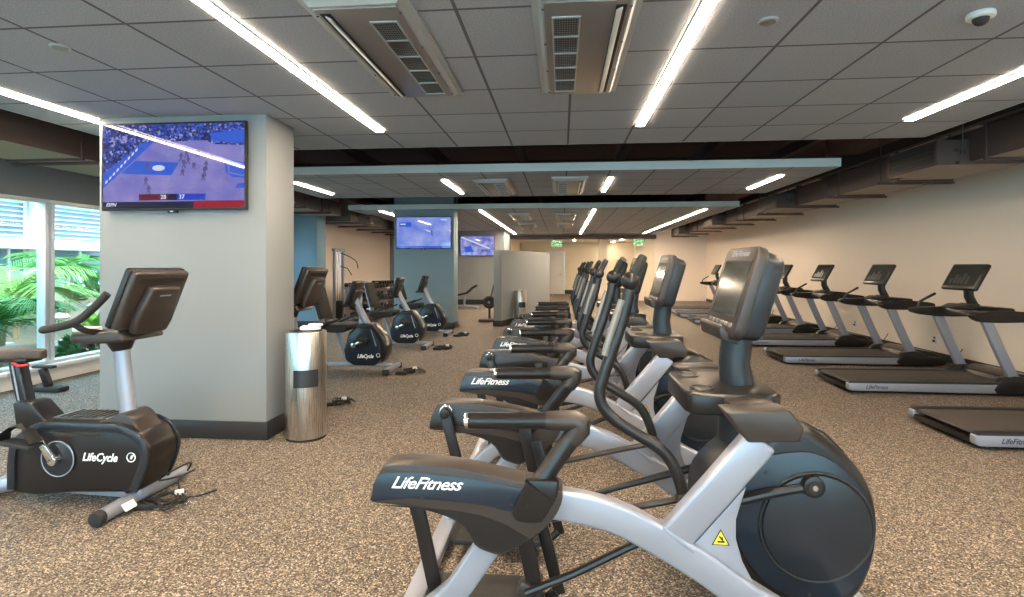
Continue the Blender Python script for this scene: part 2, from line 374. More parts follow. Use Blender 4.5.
strip(-4.0, 7.85, 9.2, 'short strip light in the middle ceiling raft, the one seen beside the grey column')
strip(-1.72, 7.85, 9.3, 'short strip light in the middle ceiling raft, left of its two air grilles')
strip(.69, 7.85, 9.25, 'short strip light in the middle ceiling raft, right of its two air grilles')
strip(3.02, 7.85, 9.15, 'short strip light in the middle ceiling raft, nearest the right wall')
strip(-4.15, 12.2, 13.6, 'short strip light in the farthest ceiling raft, above left of the skating television')
strip(-1.85, 12.3, 21.6, 'long strip light in the farthest ceiling raft, beside the left air grilles')
strip(.72, 12.3, 21.6, 'long strip light in the farthest ceiling raft, right of its air grilles')
strip(3.17, 12.4, 21.6, 'long strip light in the farthest ceiling raft, nearest the right wall')
for x, y, lb in ((.55, 24.5, 'small ceiling light in the recess beyond the header, left one'), (2.6, 24.2, 'small ceiling light in the recess beyond the header, right one'), (2.45, 26.5, 'tiny ceiling light deepest in the recess beyond the header')):
    r = strip(x, y - .5, y + .5, lb, .08); r.location.z = 2.559

# ------------------------------------------------------------------ air cassettes
def cassette(loc, label, flip=False, L=1.42, W=.46, group=None):
    r = empty('air_cassette', loc); f = -1 if flip else 1
    hw, hl = W / 2, L / 2
    fr = B('cas_white').prism([(-hw - .03, -hl - .03), (hw + .03, -hl - .03), (hw + .03, hl + .03), (-hw - .03, hl + .03)], 0, -.025, axis='z', bev=.004)
    fr.prism([(-hw, -hl), (hw, -hl), (hw, hl), (-hw, hl)], -.025, -.05, axis='z', taper=[(-hw + .02, -hl + .02), (hw - .02, -hl + .02), (hw - .02, hl - .02), (-hw + .02, hl - .02)])
    fr.build('frame', r)
    B('cassette').box((-.0, 0, -.052), (W - .06, L - .08, .008), .002).build('face_panel', r)
    g = B('black').box((f * .095, .03, -.0565), (.125, L - .30, .003)).build('intake_recess', r)
    lv = B('cassette'); gx = f * .095; gl = L - .30
    for i in range(46): lv.box((gx, .03 - gl / 2 + gl * i / 45, -.0585), (.125, .0025, .002))
    for i in range(10): lv.box((gx - .056 + .0125 * i, .03, -.0585), (.002, gl, .002))
    lv.mat('cas_white')
    for i in range(6): lv.box((gx, .03 - gl / 2 + gl * i / 5, -.0605), (.137, .014, .006))
    lv.box((gx - .066, .03, -.06), (.009, gl, .006)).box((gx + .066, .03, -.06), (.009, gl, .006))
    lv.build('intake_grille', r)
    B('black').box((-f * .158, 0, -.057), (.05, L - .16, .003)).build('air_slot', r)
    B('cas_white').box((-f * .15, 0, -.066), (.034, L - .2, .006), .001, Matrix.Rotation(f * .45, 3, 'Y')).build('louvre', r)
    for i in range(4):
        for sx in (-1, 1): B('chrome').cyl((sx * (hw - .026), -hl + .1 + (L - .2) * i / 3, -.049), (sx * (hw - .026), -hl + .1 + (L - .2) * i / 3, -.058), .007, 10).build('screw', r)
    return tag(r, label, 'air conditioner', group or 'ceiling air cassettes')
CG = None
cassette((-.965, 3.13, 2.7), 'large metal air unit with black mesh intake in the nearest ceiling, left of two')
cassette((.115, 3.16, 2.7), 'large metal air unit in the nearest ceiling, right one, black mesh on its left side', True)
cassette((-1.04, 8.6, 2.7), 'metal air unit in the middle ceiling raft, left of two', L=1.5)
cassette((.11, 8.5, 2.7), 'metal air unit in the middle ceiling raft, right of two', True, L=1.5)
cassette((-1.05, 13.9, 2.7), 'small distant air unit in the farthest ceiling raft, front one of the left pair', L=1.5)
cassette((-1.05, 16.9, 2.7), 'small distant air unit in the farthest ceiling raft, rear one of the left pair', L=1.5)
cassette((.1, 13.9, 2.7), 'small distant air unit in the farthest ceiling raft, front one of the right pair', True, L=1.5)
cassette((.1, 16.9, 2.7), 'small distant air unit in the farthest ceiling raft, rear one of the right pair', True, L=1.5)
# sprinkler covers and dome sensor
for x, y, lb in ((-2.853, 2.862, 'small round white cover plate in the ceiling at the upper left'), (1.047, 2.888, 'small round grey cover plate in the ceiling, right of the strip light')):
    tag(B('cas_white').cyl((0, 0, 0), (0, 0, -.012), .05, 28, .003).mat('cassette').cyl((0, 0, -.0115), (0, 0, -.016), .038, 28).build('sprinkler_cover', None, (x, y, 2.7)), lb, 'sprinkler cover')
r = empty('dome_camera', (2.065, 2.9, 2.7))
B('white').cyl((0, 0, 0), (0, 0, -.03), .06, 28, .008).build('housing', r)
B('black').ball((0, 0, -.03), .036).build('lens_dome', r)
tag(r, 'small white dome camera with a black lens on the ceiling at the top right', 'security camera')

# ------------------------------------------------------------------ ducts
def duct(x0, x1, y0, y1, z0, z1, label, boxes, side, step=1.45, first=0):
    r = empty('air_duct', ((x0 + x1) / 2, y0, z0)); cx = (x0 + x1) / 2; W = x1 - x0; H = z1 - z0; L = y1 - y0
    B('duct').box((0, L / 2, H / 2 + .002), (W, L, H - .004), .004).mat('duct_low').box((0, L / 2, -.001), (W - .01, L, .004)).build('duct_run', r)
    y = first
    while y < L:
        B('joist').box((0, y, -.018), (W + .3, .05, .03)).build('hanger_bar', r)
        for q in (-1, 1): B('joist').cyl((q * (W / 2 + .10), y, -.018), (q * (W / 2 + .10), y, 3.4 - z0), .008, 8).build('hanger_rod', r)
        B('duct').box((0, y - .18, H / 2), (W + .04, .035, H + .05)).build('joint_flange', r)
        y += step
    for yb in boxes:
        xb = side * (W / 2 + .16); zb = .10; bx = B('duct').box((xb, yb - y0, zb), (.32, .86, .26), .003)
        br = bx.build('branch_box', r)
        g = B('black').box((xb + side * .161, yb - y0, zb), (.004, .78, .2)).mat('joist')
        for k in range(4): g.box((xb + side * .163, yb - y0, .025 + .05 * k), (.004, .78, .006))
        g.build('grille', br)
        B('joist').box((xb, yb - y0 - .432, zb), (.31, .004, .25)).mat('black').cyl((xb + .09, yb - y0 - .434, zb), (xb + .09, yb - y0 - .437, zb), .03, 14).cyl((xb + .03, yb - y0 - .434, .12), (xb + .03, yb - y0 - .437, .12), .02, 14).build('end_plate', br)
        B('duct_low').box((xb, yb - y0, -.032), (.3, .84, .004)).build('bottom_panel', br)
    return tag(r, label, 'duct')
duct(4.2, 4.83, -2, 21.5, 2.52, 2.84, 'dark painted rectangular duct with branch boxes along the right wall', (6.48, 10.75, 15.0, 19.0, 2.3), -1, first=.75)
duct(-5.9, -5.05, -2, 12.1, 2.58, 2.88, 'dark painted rectangular duct above the windows along the left wall', (8.9,), 1, first=.6, step=1.15)
duct(-5.9, -5.05, 12.7, 19.6, 2.5, 2.8, 'dark duct with a grilled branch box over the free weights, beyond the blue-lit pier', (13.6, 16.2), 1, first=.3, step=1.3)

# ------------------------------------------------------------------ televisions
def tv(loc, label, kind, rz=0):
    r = empty('wall_television', loc, rz); W, H = 1.28, .73
    fr = B('black').box((0, .025, 0), (W, .035, H), .006).box((0, .045, 0), (W * .7, .03, H * .6), .004)
    fr.build('bezel', r)
    B('joist').box((0, .065, 0), (.3, .03, .3)).build('wall_mount', r)
    B('black').box((0, .01, -H / 2 - .012), (.08, .03, .02), .004).mat('chrome').box((0, -.006, -H / 2 - .012), (.03, .003, .008)).build('sensor', r)
    w2, h2 = W / 2 - .016, H / 2 - .016
    def sx(u): return -w2 + 2 * w2 * u
    def sz(v): return h2 - 2 * h2 * v
    p = MB()
    def poly(m, pts, k):
        p.mat(m); y = .0065 - .0003 * k
        p.add([(sx(u), y, sz(v)) for u, v in pts], [tuple(range(len(pts)))])
    if kind == 'court':
        poly('crowd', [(0, 0), (1, 0), (1, 1), (0, 1)], 0)
        poly('court', [(.30, .22), (.72, .20), (.8, .25), (1, .27), (1, .93), (0, .93), (0, .74)], 1)
        poly('key', [(0, .58), (.30, .21), (.36, .22), (0, .76)], 2)
        poly('key', [(.76, .12), (1, .08), (1, .24), (.78, .22)], 2)
        poly('key', [(.23, .43), (.545, .46), (.49, .61), (.13, .58)], 2)
        poly('court_white', [(.40 + .045 * math.cos(a * PI / 8), .52 + .035 * math.sin(a * PI / 8)) for a in range(16)], 3)
        poly('key', [(.865, .43), (1, .47), (1, .65), (.92, .64), (.87, .58)], 2)
        poly('court', [(.885, .46), (.895, .46), (.9, .58), (1, .62), (1, .635), (.89, .6)], 3)
        poly('key', [(.95, .72), (1, .71), (1, .77), (.94, .77)], 2)
        for i in range(9):   # courtside lettering blocks
            u = .02 + i * .027; v = .70 - i * .047
            poly('court_white', [(u, v - .03), (u + .017, v - .05), (u + .012, v - .015), (u - .003, v + .005)], 3)
        for u, v, h in ((.32, .50, .10), (.31, .68, .1), (.33, .78, .1), (.56, .40, .1), (.60, .35, .12), (.58, .48, .1), (.61, .44, .08), (.68, .36, .09), (.725, .57, .11), (.735, .50, .1), (.715, .64, .08), (.57, .58, .08), (.65, .50, .07)):
            poly('player', [(u - .007, v - h / 2), (u + .005, v - h / 2 - .01), (u + .016, v - h / 6), (u + .006, v), (u + .014, v + h / 2), (u + .004, v + h / 2), (u - .001, v + h / 8), (u - .012, v + h / 2), (u - .018, v + h / 2), (u - .008, v), (u - .016, v - h / 6)], 4)
        poly('ticker', [(0, .92), (1, .92), (1, 1), (0, 1)], 5)
        poly('ticker_red', [(.65, .915), (1, .915), (1, 1), (.645, 1)], 6)
        poly('score_red', [(.26, .83), (.47, .83), (.47, .905), (.26, .905)], 5)
        poly('ticker', [(.47, .83), (.53, .83), (.53, .905), (.47, .905)], 5)
        poly('score_blue', [(.53, .83), (.73, .83), (.73, .905), (.53, .905)], 5)
    elif kind == 'ice':
        poly('ice', [(0, 0), (1, 0), (1, 1), (0, 1)], 0)
        poly('key', [(.05, .16), (.27, .16), (.27, .3), (.05, .3)], 2)
        poly('court_white', [(.07, .2), (.17, .2), (.17, .24), (.07, .24)], 3)
        poly('court_white', [(.5, .38), (.6, .42), (.66, .50), (.58, .46)], 3)
        poly('player', [(.63, .44), (.66, .43), (.67, .6), (.65, .6)], 3)
        poly('court_white', [(.82, .06), (.93, .06), (.93, .1), (.82, .1)], 3)
        poly('key', [(0, .93), (1, .93), (1, 1), (0, 1)], 2)
    else:
        poly('ice2', [(0, 0), (1, 0), (1, 1), (0, 1)], 0)
        poly('court_white', [(.0, .06), (.06, .02), (.9, .62), (.84, .66)], 2)
        poly('key', [(.1, .55), (.3, .5), (.4, .8), (.15, .85)], 2)
        poly('player', [(.6, .7), (.8, .68), (.8, .78), (.6, .78)], 2)
    scr = p.build('screen', r)
    if kind == 'court':
        rr = (PI / 2, 0, 0)
        text('score_digits', '28', .05, 'court_white', scr, (sx(.435), .0035, sz(.868)), rr, bold=.001)
        text('score_digits', '37', .05, 'court_white', scr, (sx(.565), .0035, sz(.868)), rr, bold=.001)
        text('channel_lettering', 'ESPN', .04, 'court_white', scr, (sx(.06), .0035, sz(.955)), rr, .3, .001)
    return tag(r, label, 'television')
tv((-3.213, 4.235, 2.27), 'television showing a basketball game on the nearest grey column', 'court')
tv((-3.12, 12.09, 2.18), 'television with a pale blue winter sports picture on the farther blue-grey column', 'ice')
tv((-3.09, 19.78, 2.15), 'television with a violet picture on the far back wall, left of the low partition', 'stadium')
tv((-6.3, 13.33, 1.85), 'television seen almost edge-on on the left wall, just past the blue-lit pier', 'ice', PI / 2)
# ------------------------------------------------------------------ striding cross trainers
SH = [(-1.079, .680), (-1.045, .704), (-.906, .708), (-.759, .695), (-.611, .667), (-.513, .650), (-.415, .638), (-.398, .60), (-.427, .532), (-.485, .47), (-.562, .419), (-.621, .387), (-.665, .392), (-.719, .416), (-.759, .477), (-.819, .515), (-.928, .544), (-1.029, .555), (-1.108, .560), (-1.116, .578), (-1.108, .615)]
BANDL = [(-1.086, .664), (-.958, .678), (-.759, .664), (-.64, .647), (-.520, .620), (-.56, .548), (-.66, .563), (-.759, .574), (-.958, .582), (-1.104, .565), (-1.107, .59)]
HS = [(.19, .46), (.235, .57), (.37, .69), (.49, .775), (.585, .795), (.668, .752), (.769, .668), (.845, .565), (.882, .445), (.884, .326), (.862, .21), (.81, .10), (.72, .045), (.45, .04), (.27, .10), (.205, .28)]
def trainer(x0, yc, label):
    r = empty('cross_trainer', (x0, yc, 0))
    # floor base
    B('silver').prism(smooth([(.35, .05), (.55, .06), (.85, .05)], 3) + [(.85, .015), (.35, .015)], -.1, .1, .008).build('base_rail', r)
    B('silver').box((.80, 0, .05), (.1, .74, .06), .02).mat('rubber').box((.80, -.36, .025), (.11, .06, .05), .01).box((.80, .36, .025), (.11, .06, .05), .01).build('front_foot', r)
    B('silver').box((-1.02, 0, .04), (.09, .98, .05), .015).mat('rubber').box((-1.02, -.47, .02), (.1, .05, .04), .008).box((-1.02, .47, .02), (.1, .05, .04), .008).build('rear_foot', r)
    # central drive housing
    hs = closed_smooth(HS, 3)
    h = B('plastic').prism(hs, -.17, .17, .05, 4, ang=.4).build('drive_housing', r)
    for s in (-1, 1):
        rim = [(.649 + .262 * math.cos(a), .40 + .30 * math.sin(a)) for a in [2 * PI * i / 40 for i in range(40)]]
        ring_o = closed_smooth([(.33, .62), (.45, .67), (.62, .685), (.75, .61), (.845, .47), (.855, .33), (.82, .2), (.74, .11), (.6, .085), (.45, .13), (.34, .26), (.30, .45)], 4)
        B('blue').prism(ring_o, s * .165, s * .182, .006).build('side_panel', h)  # dark plastic with its bluish reflection put into the colour
        dsc = B('blue').mat('plastic2').cyl((.628, s * .17, .385), (.628, s * .194, .385), .213, 48, .006).mat('black').cyl((.628, s * .192, .385), (.628, s * .197, .385), .008, 12)
        dsc.cyl((.43, s * .18, .60), (.43, s * .185, .60), .008, 10).cyl((.60, s * .18, .11), (.60, s * .185, .11), .008, 10)
        dsc.ring((.628, s * .184, .385), .221, .007).build('crank_disc', h)
    B('black').sweep([(p[0], -.07, p[1]) for p in smooth([(.52, .797), (.62, .78), (.68, .75), (.72, .728), (.80, .64), (.86, .55), (.88, .43)], 4)], .004, 6).build('seam', h)
    B('orange').sweep([(.30, -.2, .24), (.36, -.24, .16), (.40, -.26, .05)], .008, 6).build('cable', r)
    for s in (-1, 1):
        ys = s * .45; yi = lambda d: s * (.45 - d)
        # side arch: rear leg and curved beam
        leg = band([(-.615, .50), (-.672, .40), (-.80, .21), (-1.01, -.0 + .03)], .095)
        B('silver').prism(leg, ys - s * .035, ys + s * .035, .012, 3).build('rear_leg', r)
        beam = smooth([(-.56, .575), (-.41, .560), (-.21, .520), (-.04, .440), (.115, .350), (.24, .265), (.5, .12), (.72, .055)], 4)
        B('silver').prism(band(beam, .112), ys - s * .035, ys + s * .035, .014, 3).build('arch_beam', r)
        neck = band([(.008, .450), (.18, .655), (.318, .822)], .118)
        B('silver').prism(neck, ys - s * .033, ys + s * .031, .014, 3).build('neck_beam', r)
        B('silver').box(Vector((.02, ys, .455)), (.135, .078, .012), .003, Matrix.Rotation(-.55 + .0, 3, 'Y') @ Matrix.Rotation(1.2, 3, 'Y')).build('weld_collar', r)
        gs = [(.262, .650), (.246, .60), (.226, .53), (.226, .46), (.248, .38), (.288, .302), (.075, .432), (.098, .455)]
        g = B('silver').prism(gs, ys + s * .004, ys + s * .016, .002).build('gusset_plate', r)
        if s < 0:
            yy = ys + s * .0165
            B('black').prism([(.140, .436), (.204, .436), (.172, .494)], yy, yy + s * .001).mat('yellow').prism([(.146, .4395), (.198, .4395), (.172, .487)], yy + s * .0008, yy + s * .002) \
                .mat('black').prism([(.160, .446), (.186, .446), (.186, .452), (.160, .452)], yy + s * .0018, yy + s * .003).prism([(.164, .468), (.169, .470), (.182, .454), (.176, .452)], yy + s * .0018, yy + s * .003).prism([(.174, .466), (.179, .466), (.181, .456), (.176, .456)], yy + s * .0018, yy + s * .003).build('warning_sticker', g)
        # rear shroud
        y0, y1 = ys - s * .055, ys + s * .065
        sm = closed_smooth(SH, 3)
        sh = B('brown').prism(sm, y0, y1, .013, 3, ang=.6).build('rear_shroud', r)
        for yy in (y1, y0):
            q = s if yy == y1 else -s
            B('blue' if yy == y1 else 'plastic').prism(closed_smooth(BANDL, 2), yy - q * .004, yy + q * .0015, .001).build('shroud_band', sh)
            low = [(-1.10, .553), (-1.0, .556), (-.90, .552), (-.80, .545), (-.70, .532), (-.60, .50), (-.52, .455), (-.56, .425), (-.62, .395), (-.662, .400), (-.712, .422), (-.752, .483), (-.815, .52), (-.925, .548), (-1.029, .552)]
            B('plastic').prism([(p[0] * .985 - .0105, p[1] * .985 + .006) for p in low], yy - q * .004, yy + q * .001, 0).build('lower_panel', sh)
        for bx, bz in ((-.915, .585), (-.585, .575)): B('black').cyl((bx, y1, bz), (bx, y1 + s * .004, bz), .007, 10).build('bolt', sh)
        if s < 0: text('lettering', 'LifeFitness', .062, 'white_text', sh, (-.905, y1 + s * .0025, .638), (PI / 2, math.radians(0), 0), .5, .0006, sx=1.12, spacing=.92)
        # step-in grab handle: socket, strut, grip
        B('plastic').prism(closed_smooth([(-.530, .664), (-.525, .668), (-.42, .668), (-.414, .66), (-.416, .62), (-.462, .535), (-.485, .520), (-.555, .520), (-.578, .54), (-.574, .565)], 3), y1 - s * .03, y1 + s * .016, .008).build('handle_socket', sh)
        gp = [(-.53, y1 - s * .01, .57), (-.47, ys + s * .03, .66), (-.395, ys + s * .01, .765), (-.345, ys, .83)]
        B('plastic').sweep(gp, .028, 12, ry=.036, up=(0, 1, 0)).build('handle_strut', r)
        ga = B('brown').sweep([(-.366, ys, .795), (-.332, ys, .842), (-.330, ys, .860), (-.348, ys, .868), (-.46, ys, .866)], [.036, .042, .043, .040, .034], 14)
        ga.mat('plastic').sweep([(-.45, ys, .866), (-.60, ys, .862), (-.752, ys, .858)], .031, 14)
        ga.build('grab_handle', r)
        B('chrome').cyl((-.75, ys, .858), (-.768, ys, .857), .03, 18, .005).build('end_cap', r)
        # pedal linkage hanging from the shroud
        yl = yi(.085)
        B('chrome').ring((-1.02, y0 - s * .012, .66), .032, .006, 'y').build('pivot_ring', r)
        B('plastic').cyl((-1.02, y0 + s * .01, .66), (-1.02, yl - s * .03, .66), .028, 20, .005).build('pivot_bolt', r)
        B('plastic').prism(band([(-1.025, .665), (-.96, .42), (-.885, .085)], .058), yl - s * .012, yl + s * .012, .006).build('rear_link', r)
        yl2 = yi(.10)
        B('plastic').prism(band([(-.60, .62), (-.545, .36), (-.485, .08)], .062), yl2 - s * .012, yl2 + s * .012, .006).build('front_link', r)
        B('plastic').prism(band([(-.53, .56), (-.47, .33), (-.41, .10)], .05), yi(.20) - s * .012, yi(.20) + s * .012, .006).build('inner_link', r)
        B('brown').cyl((-.545, yl2 + s * .03, .175), (-.545, yl2 - s * .03, .175), .03, 18, .006).build('bearing', r)
        pr_ = B('rubber').prism([(-.93, .075), (-.53, .075), (-.48, .10), (-.48, .12), (-.54, .105), (-.92, .10), (-.95, .12), (-.95, .10)], yi(.12), yi(.31), .005)
        pr_.build('pedal', r)
        B('plastic').sweep([(-.90, yi(.215), .06), (-.48, yi(.215), .06), (-.42, yi(.20), .11)], .02, 8).build('pedal_beam', r)
        # curved crank link, rocker rod
        ycr = yi(.245)
        B('plastic').sweep([(.605, yi(.25), .558), (.45, yi(.25), .525), (.315, yi(.24), .492), (.1, yi(.20), .41), (-.137, yi(.16), .322), (-.36, yi(.12), .225), (-.545, yi(.07), .172)], [.018, .02, .02, .018, .016, .016, .016], 10).build('crank_link', r)
        B('plastic').cyl((.605, yi(.285), .56), (.605, yi(.225), .56), .043, 24, .006).mat('black').cyl((.605, yi(.225), .56), (.605, yi(.222), .56), .027, 20).mat('chrome').cyl((.605, yi(.223), .56), (.605, yi(.219), .56), .011, 12).build('crank_bearing', r)
        B('brown').sweep([(.075, yi(.12), .545), (-.16, yi(.12), .492), (-.5, yi(.15), .42)], .014, 10).build('rocker_rod', r)
        # swinging arm with ball joint and hand grip
        ya = yi(.10)
        path = smooth([(.068, .555), (.05, .62), (.02, .69), (-.03, .745), (-.127, .803), (-.196, .848), (-.243, .900), (-.254, .955), (-.240, 1.01), (-.225, 1.06), (-.171, 1.22), (-.138, 1.355)], 4)
        arm = B('plastic').sweep(Y_(path, ya), .023, 14).build('swing_arm', r)
        B('brown').cyl((.068, ya + s * .03, .548), (.068, ya - s * .03, .548), .03, 18, .006).build('joint', arm)
        B('cream_pad').sweep([(-.236, ya + s * .012, 1.10), (-.207, ya + s * .012, 1.20), (-.168, ya + s * .012, 1.315)], .0145, 10).build('sensor_strip', arm)
        B('plastic').ball((-.136, ya, 1.388), .036, seg=20).build('ball_joint', arm)
        B('rubber').sweep(smooth([(-.132, ya, 1.395), (-.114, ya, 1.43), (-.095, ya - s * .01, 1.465), (-.086, ya - s * .02, 1.48)], 3), [.018] * 3 + [.019] * 4 + [.018] * 3, 12).build('hand_grip', arm)
    # tray with cup holders on both neck beams
    tray = [(.105, -.17), (.12, -.225), (.16, -.245), (.44, -.24), (.485, -.20), (.49, .20), (.44, .24), (.16, .245), (.12, .225), (.105, .17)]
    t = B('plastic').prism(tray, .842, .93, .012, 3, axis='z').build('console_tray', r)
    for s in (-1, 1):
        B('black').cyl((.19, s * .135, .929), (.19, s * .135, .932), .042, 28).build('cup_well', t)
        B('plastic').ring((.19, s * .135, .93), .045, .006, 'z').build('cup_rim', t)
        B('brown').prism([(.18, .925), (.262, .815), (.44, .822), (.455, .87), (.405, .935)], s * .375, s * .492, .01, 3).build('neck_bracket', r)
        B('brown').prism([(.24, .92), (.42, .92), (.42, .85), (.27, .84)], s * .2, s * .385, .012).build('bracket_arm', r)
    B('plastic2').sweep([(.38, 0, .68), (.375, 0, .90), (.36, 0, 1.02), (.375, 0, 1.14)], [.095, .08, .075, .075], 20, ry=[.09, .072, .065, .065]).build('stalk', r)
    # console: tilted slab facing the user (towards -x)
    c = empty('console_head', (.385, 0, 1.325)); c.parent = r; c.rotation_euler = (0, math.radians(16.5), 0)
    def yz(w2, h2, rr, cz=0):
        o_ = []
        for (a, b_, st) in ((w2 - rr, h2 - rr, 0), (-w2 + rr, h2 - rr, 90), (-w2 + rr, -h2 + rr, 180), (w2 - rr, -h2 + rr, 270)):
            for k in range(5): t_ = math.radians(st + 22.5 * k); o_.append((a + rr * math.cos(t_), cz + b_ + rr * math.sin(t_)))
        return o_
    B('brown').prism(yz(.222, .20, .05), -.045, .0, .008, axis='x').build('console_face', c)
    B('plastic2').prism(yz(.219, .197, .05), -.034, .085, .028, 4, axis='x', taper=yz(.200, .18, .05)).build('console_back', c)
    B('screen_off').prism(yz(.172, .118, .008, .015), -.0475, -.044, axis='x').build('screen', c)
    k_ = B('brown').mat('plastic').prism(yz(.179, .125, .008, .015), -.0465, -.044, axis='x').build('screen_surround', c)
    for i in range(6): B('cassette').box((-.047, -.15 + .06 * i, -.145), (.004, .04, .02), .003).build('key', c)
    B('brown').prism([(-.045, -.175), (-.080, -.150), (-.092, -.165), (-.07, -.215), (.01, -.215), (.01, -.19)], -.16, .16, .01).build('reading_ledge', c)
    text('badge_lettering', 'LifeFitness', .035, 'silver', c, (-.0465, 0, .168), (PI / 2, 0, -PI / 2), .4, .001, sx=1.6)
    return tag(r, label, 'cross trainer', 'row of total-body striding trainers')
XT, PITCH = .4, 1.78
tr0 = trainer(XT, 2.5, 'silver and charcoal striding trainer nearest the camera, filling the lower right')
for i, lb in enumerate(('silver and charcoal striding trainer directly behind the nearest one',
                        'striding trainer third from the front of the row, mostly hidden by two others',
                        'silver and charcoal striding trainer farthest back in the row, towards the low partition')):
    c = copy_tree(tr0); c.location = (XT, 2.5 + PITCH * (i + 1), 0); c['label'] = lb

# ------------------------------------------------------------------ treadmills
def treadmill(label):
    r = empty('treadmill', (4.32, 4.57 + .42, 0)); hw = .42
    B('black').prism([(-1.0, .045), (1.0, .045), (1.0, .10), (-1.0, .10)], -hw + .03, hw - .03, .004).build('deck_frame', r)
    B('belt').prism([(-1.06, .10), (-1.085, .115), (-1.06, .132), (.62, .142), (.62, .12), (-1.0, .10)], -hw + .09, hw - .09, .004).build('running_belt', r)
    for s in (-1, 1):
        y0, y1 = s * (hw - .075), s * hw
        rail = B('silver').prism([(-1.075, .03), (-1.10, .05), (-1.10, .112), (-1.07, .125), (.55, .130), (.55, .028)], y0, y1, .012, 3, ang=.6).build('side_rail', r)
        B('black').prism([(-1.09, .124), (-1.06, .138), (.50, .148), (.60, .148), (.60, .130), (-1.09, .118)], y0 - s * .012, y1 + s * .003, .004).build('foot_strip', r)
        B('plastic').prism(closed_smooth([(.46, .03), (.50, .17), (.60, .22), (.73, .215), (.85, .15), (1.02, .13), (1.05, .03)], 3), y0 - s * .02, y1 + s * .01, .01).build('upright_boot', r)
        B('silver').prism(band([(.655, .16), (.52, .45), (.355, .84)], .105), s * (hw - .055), s * (hw + .002), .012, 3).build('upright', r)
        B('plastic').prism(smooth([(.05 if s > 0 else .22, .86), (.03 if s > 0 else .20, .89), (.07 if s > 0 else .24, .92), (.34, .93), (.5, .945), (.72, .935), (.92, .91), (.94, .86)], 3) + [(.9, .82), (.5, .81), (.3, .815), (.12 if s > 0 else .25, .835)], s * (hw - .09), s * (hw + .01), .016, 3).build('armrest', r)
        if s < 0: text('lettering', 'LifeFitness', .062, 'dark_text', r, (-.80, y1 - .0015, .077), (PI / 2, 0, 0), .32, .001, sx=.9)
        if s > 0: B('plastic').sweep([(.08, s * (hw - .09), .92), (.114, s * (hw - .10), 1.0), (.277, s * (hw - .12), 1.10)], .016, 10).build('side_grip', r)
    B('plastic').prism([(.56, .05), (.60, .20), (.75, .235), (.95, .21), (1.08, .12), (1.08, .05)], -hw + .05, hw - .05, .02, 3).build('motor_cover', r)
    B('plastic').box((-1.07, 0, .06), (.05, 2 * hw - .14, .05), .01).build('rear_roller_guard', r)
    B('plastic').prism([(.36, .85), (.38, .93), (.48, .98), (.66, .97), (.68, .86)], -hw + .02, hw - .02, .02, 3).build('dash', r)
    B('brown').box((.43, 0, .97), (.10, .30, .02), .006, Matrix.Rotation(-.45, 3, 'Y')).build('keypad', r)
    B('plastic').sweep([(.52, 0, .95), (.455, 0, 1.08), (.45, 0, 1.2)], .05, 10).build('screen_neck', r)
    c = empty('console_screen', (.43, .02, 1.305)); c.parent = r; c.rotation_euler = (0, math.radians(28), 0)
    B('plastic').box((0, 0, 0), (.05, .56, .34), .02, seg=3).build('housing', c)
    B('screen_off').box((-.026, 0, .008), (.003, .50, .27), .0).build('display', c)
    pc = B('steel_dark')
    for y, h in ((-.1, .10), (-.03, .14), (.03, .09), (.09, .12), (.16, .07)): pc.box((-.028, y, -.10 + h / 2), (.001, .05, h))
    pc.build('display_picture', c)
    B('black').sweep([(1.0, .2, .12), (1.15, .1, .03), (1.3, -.1, .02), (1.38, -.2, .12), (1.42, -.25, .24)], .006, 6).build('power_cord', r)
    return tag(r, label, 'treadmill', 'treadmills along the right wall')
tm = treadmill('nearest treadmill, only its belt end inside the picture at the right edge')
tl = ('second treadmill from the camera, its whole silver side rail in view',
      'third treadmill from the camera along the right wall, outlet visible just behind it', 'fourth treadmill from the camera along the right wall',
      'fifth treadmill from the camera along the right wall, seen beside the nearest trainer screen', 'sixth treadmill from the camera, seen between two trainer screens',
      'seventh treadmill from the camera, seen between two trainer screens', 'eighth treadmill, the farthest along the right wall')
for i, lb in enumerate(tl):
    c = copy_tree(tm); c.location.y = 5.05 + [1.84, 3.6, 5.4, 7.15, 8.9, 10.6, 12.3][i]; c['label'] = lb
for y, lb in ((9.0, 'white power outlet low on the right wall behind the third treadmill'), (11.3, 'white power outlet low on the right wall behind the fourth treadmill'), (7.1, 'white power outlet low on the right wall behind the second treadmill')):
    r = empty('wall_outlet', (WX, y, .3))
    B('white').box((-.004, 0, 0), (.008, .08, .12), .003).build('cover_plate', r); B('black').box((-.010, 0, .025), (.004, .035, .03)).box((-.02, 0, -.025), (.03, .03, .03), .004).build('socket', r)
    tag(r, lb, 'outlet')

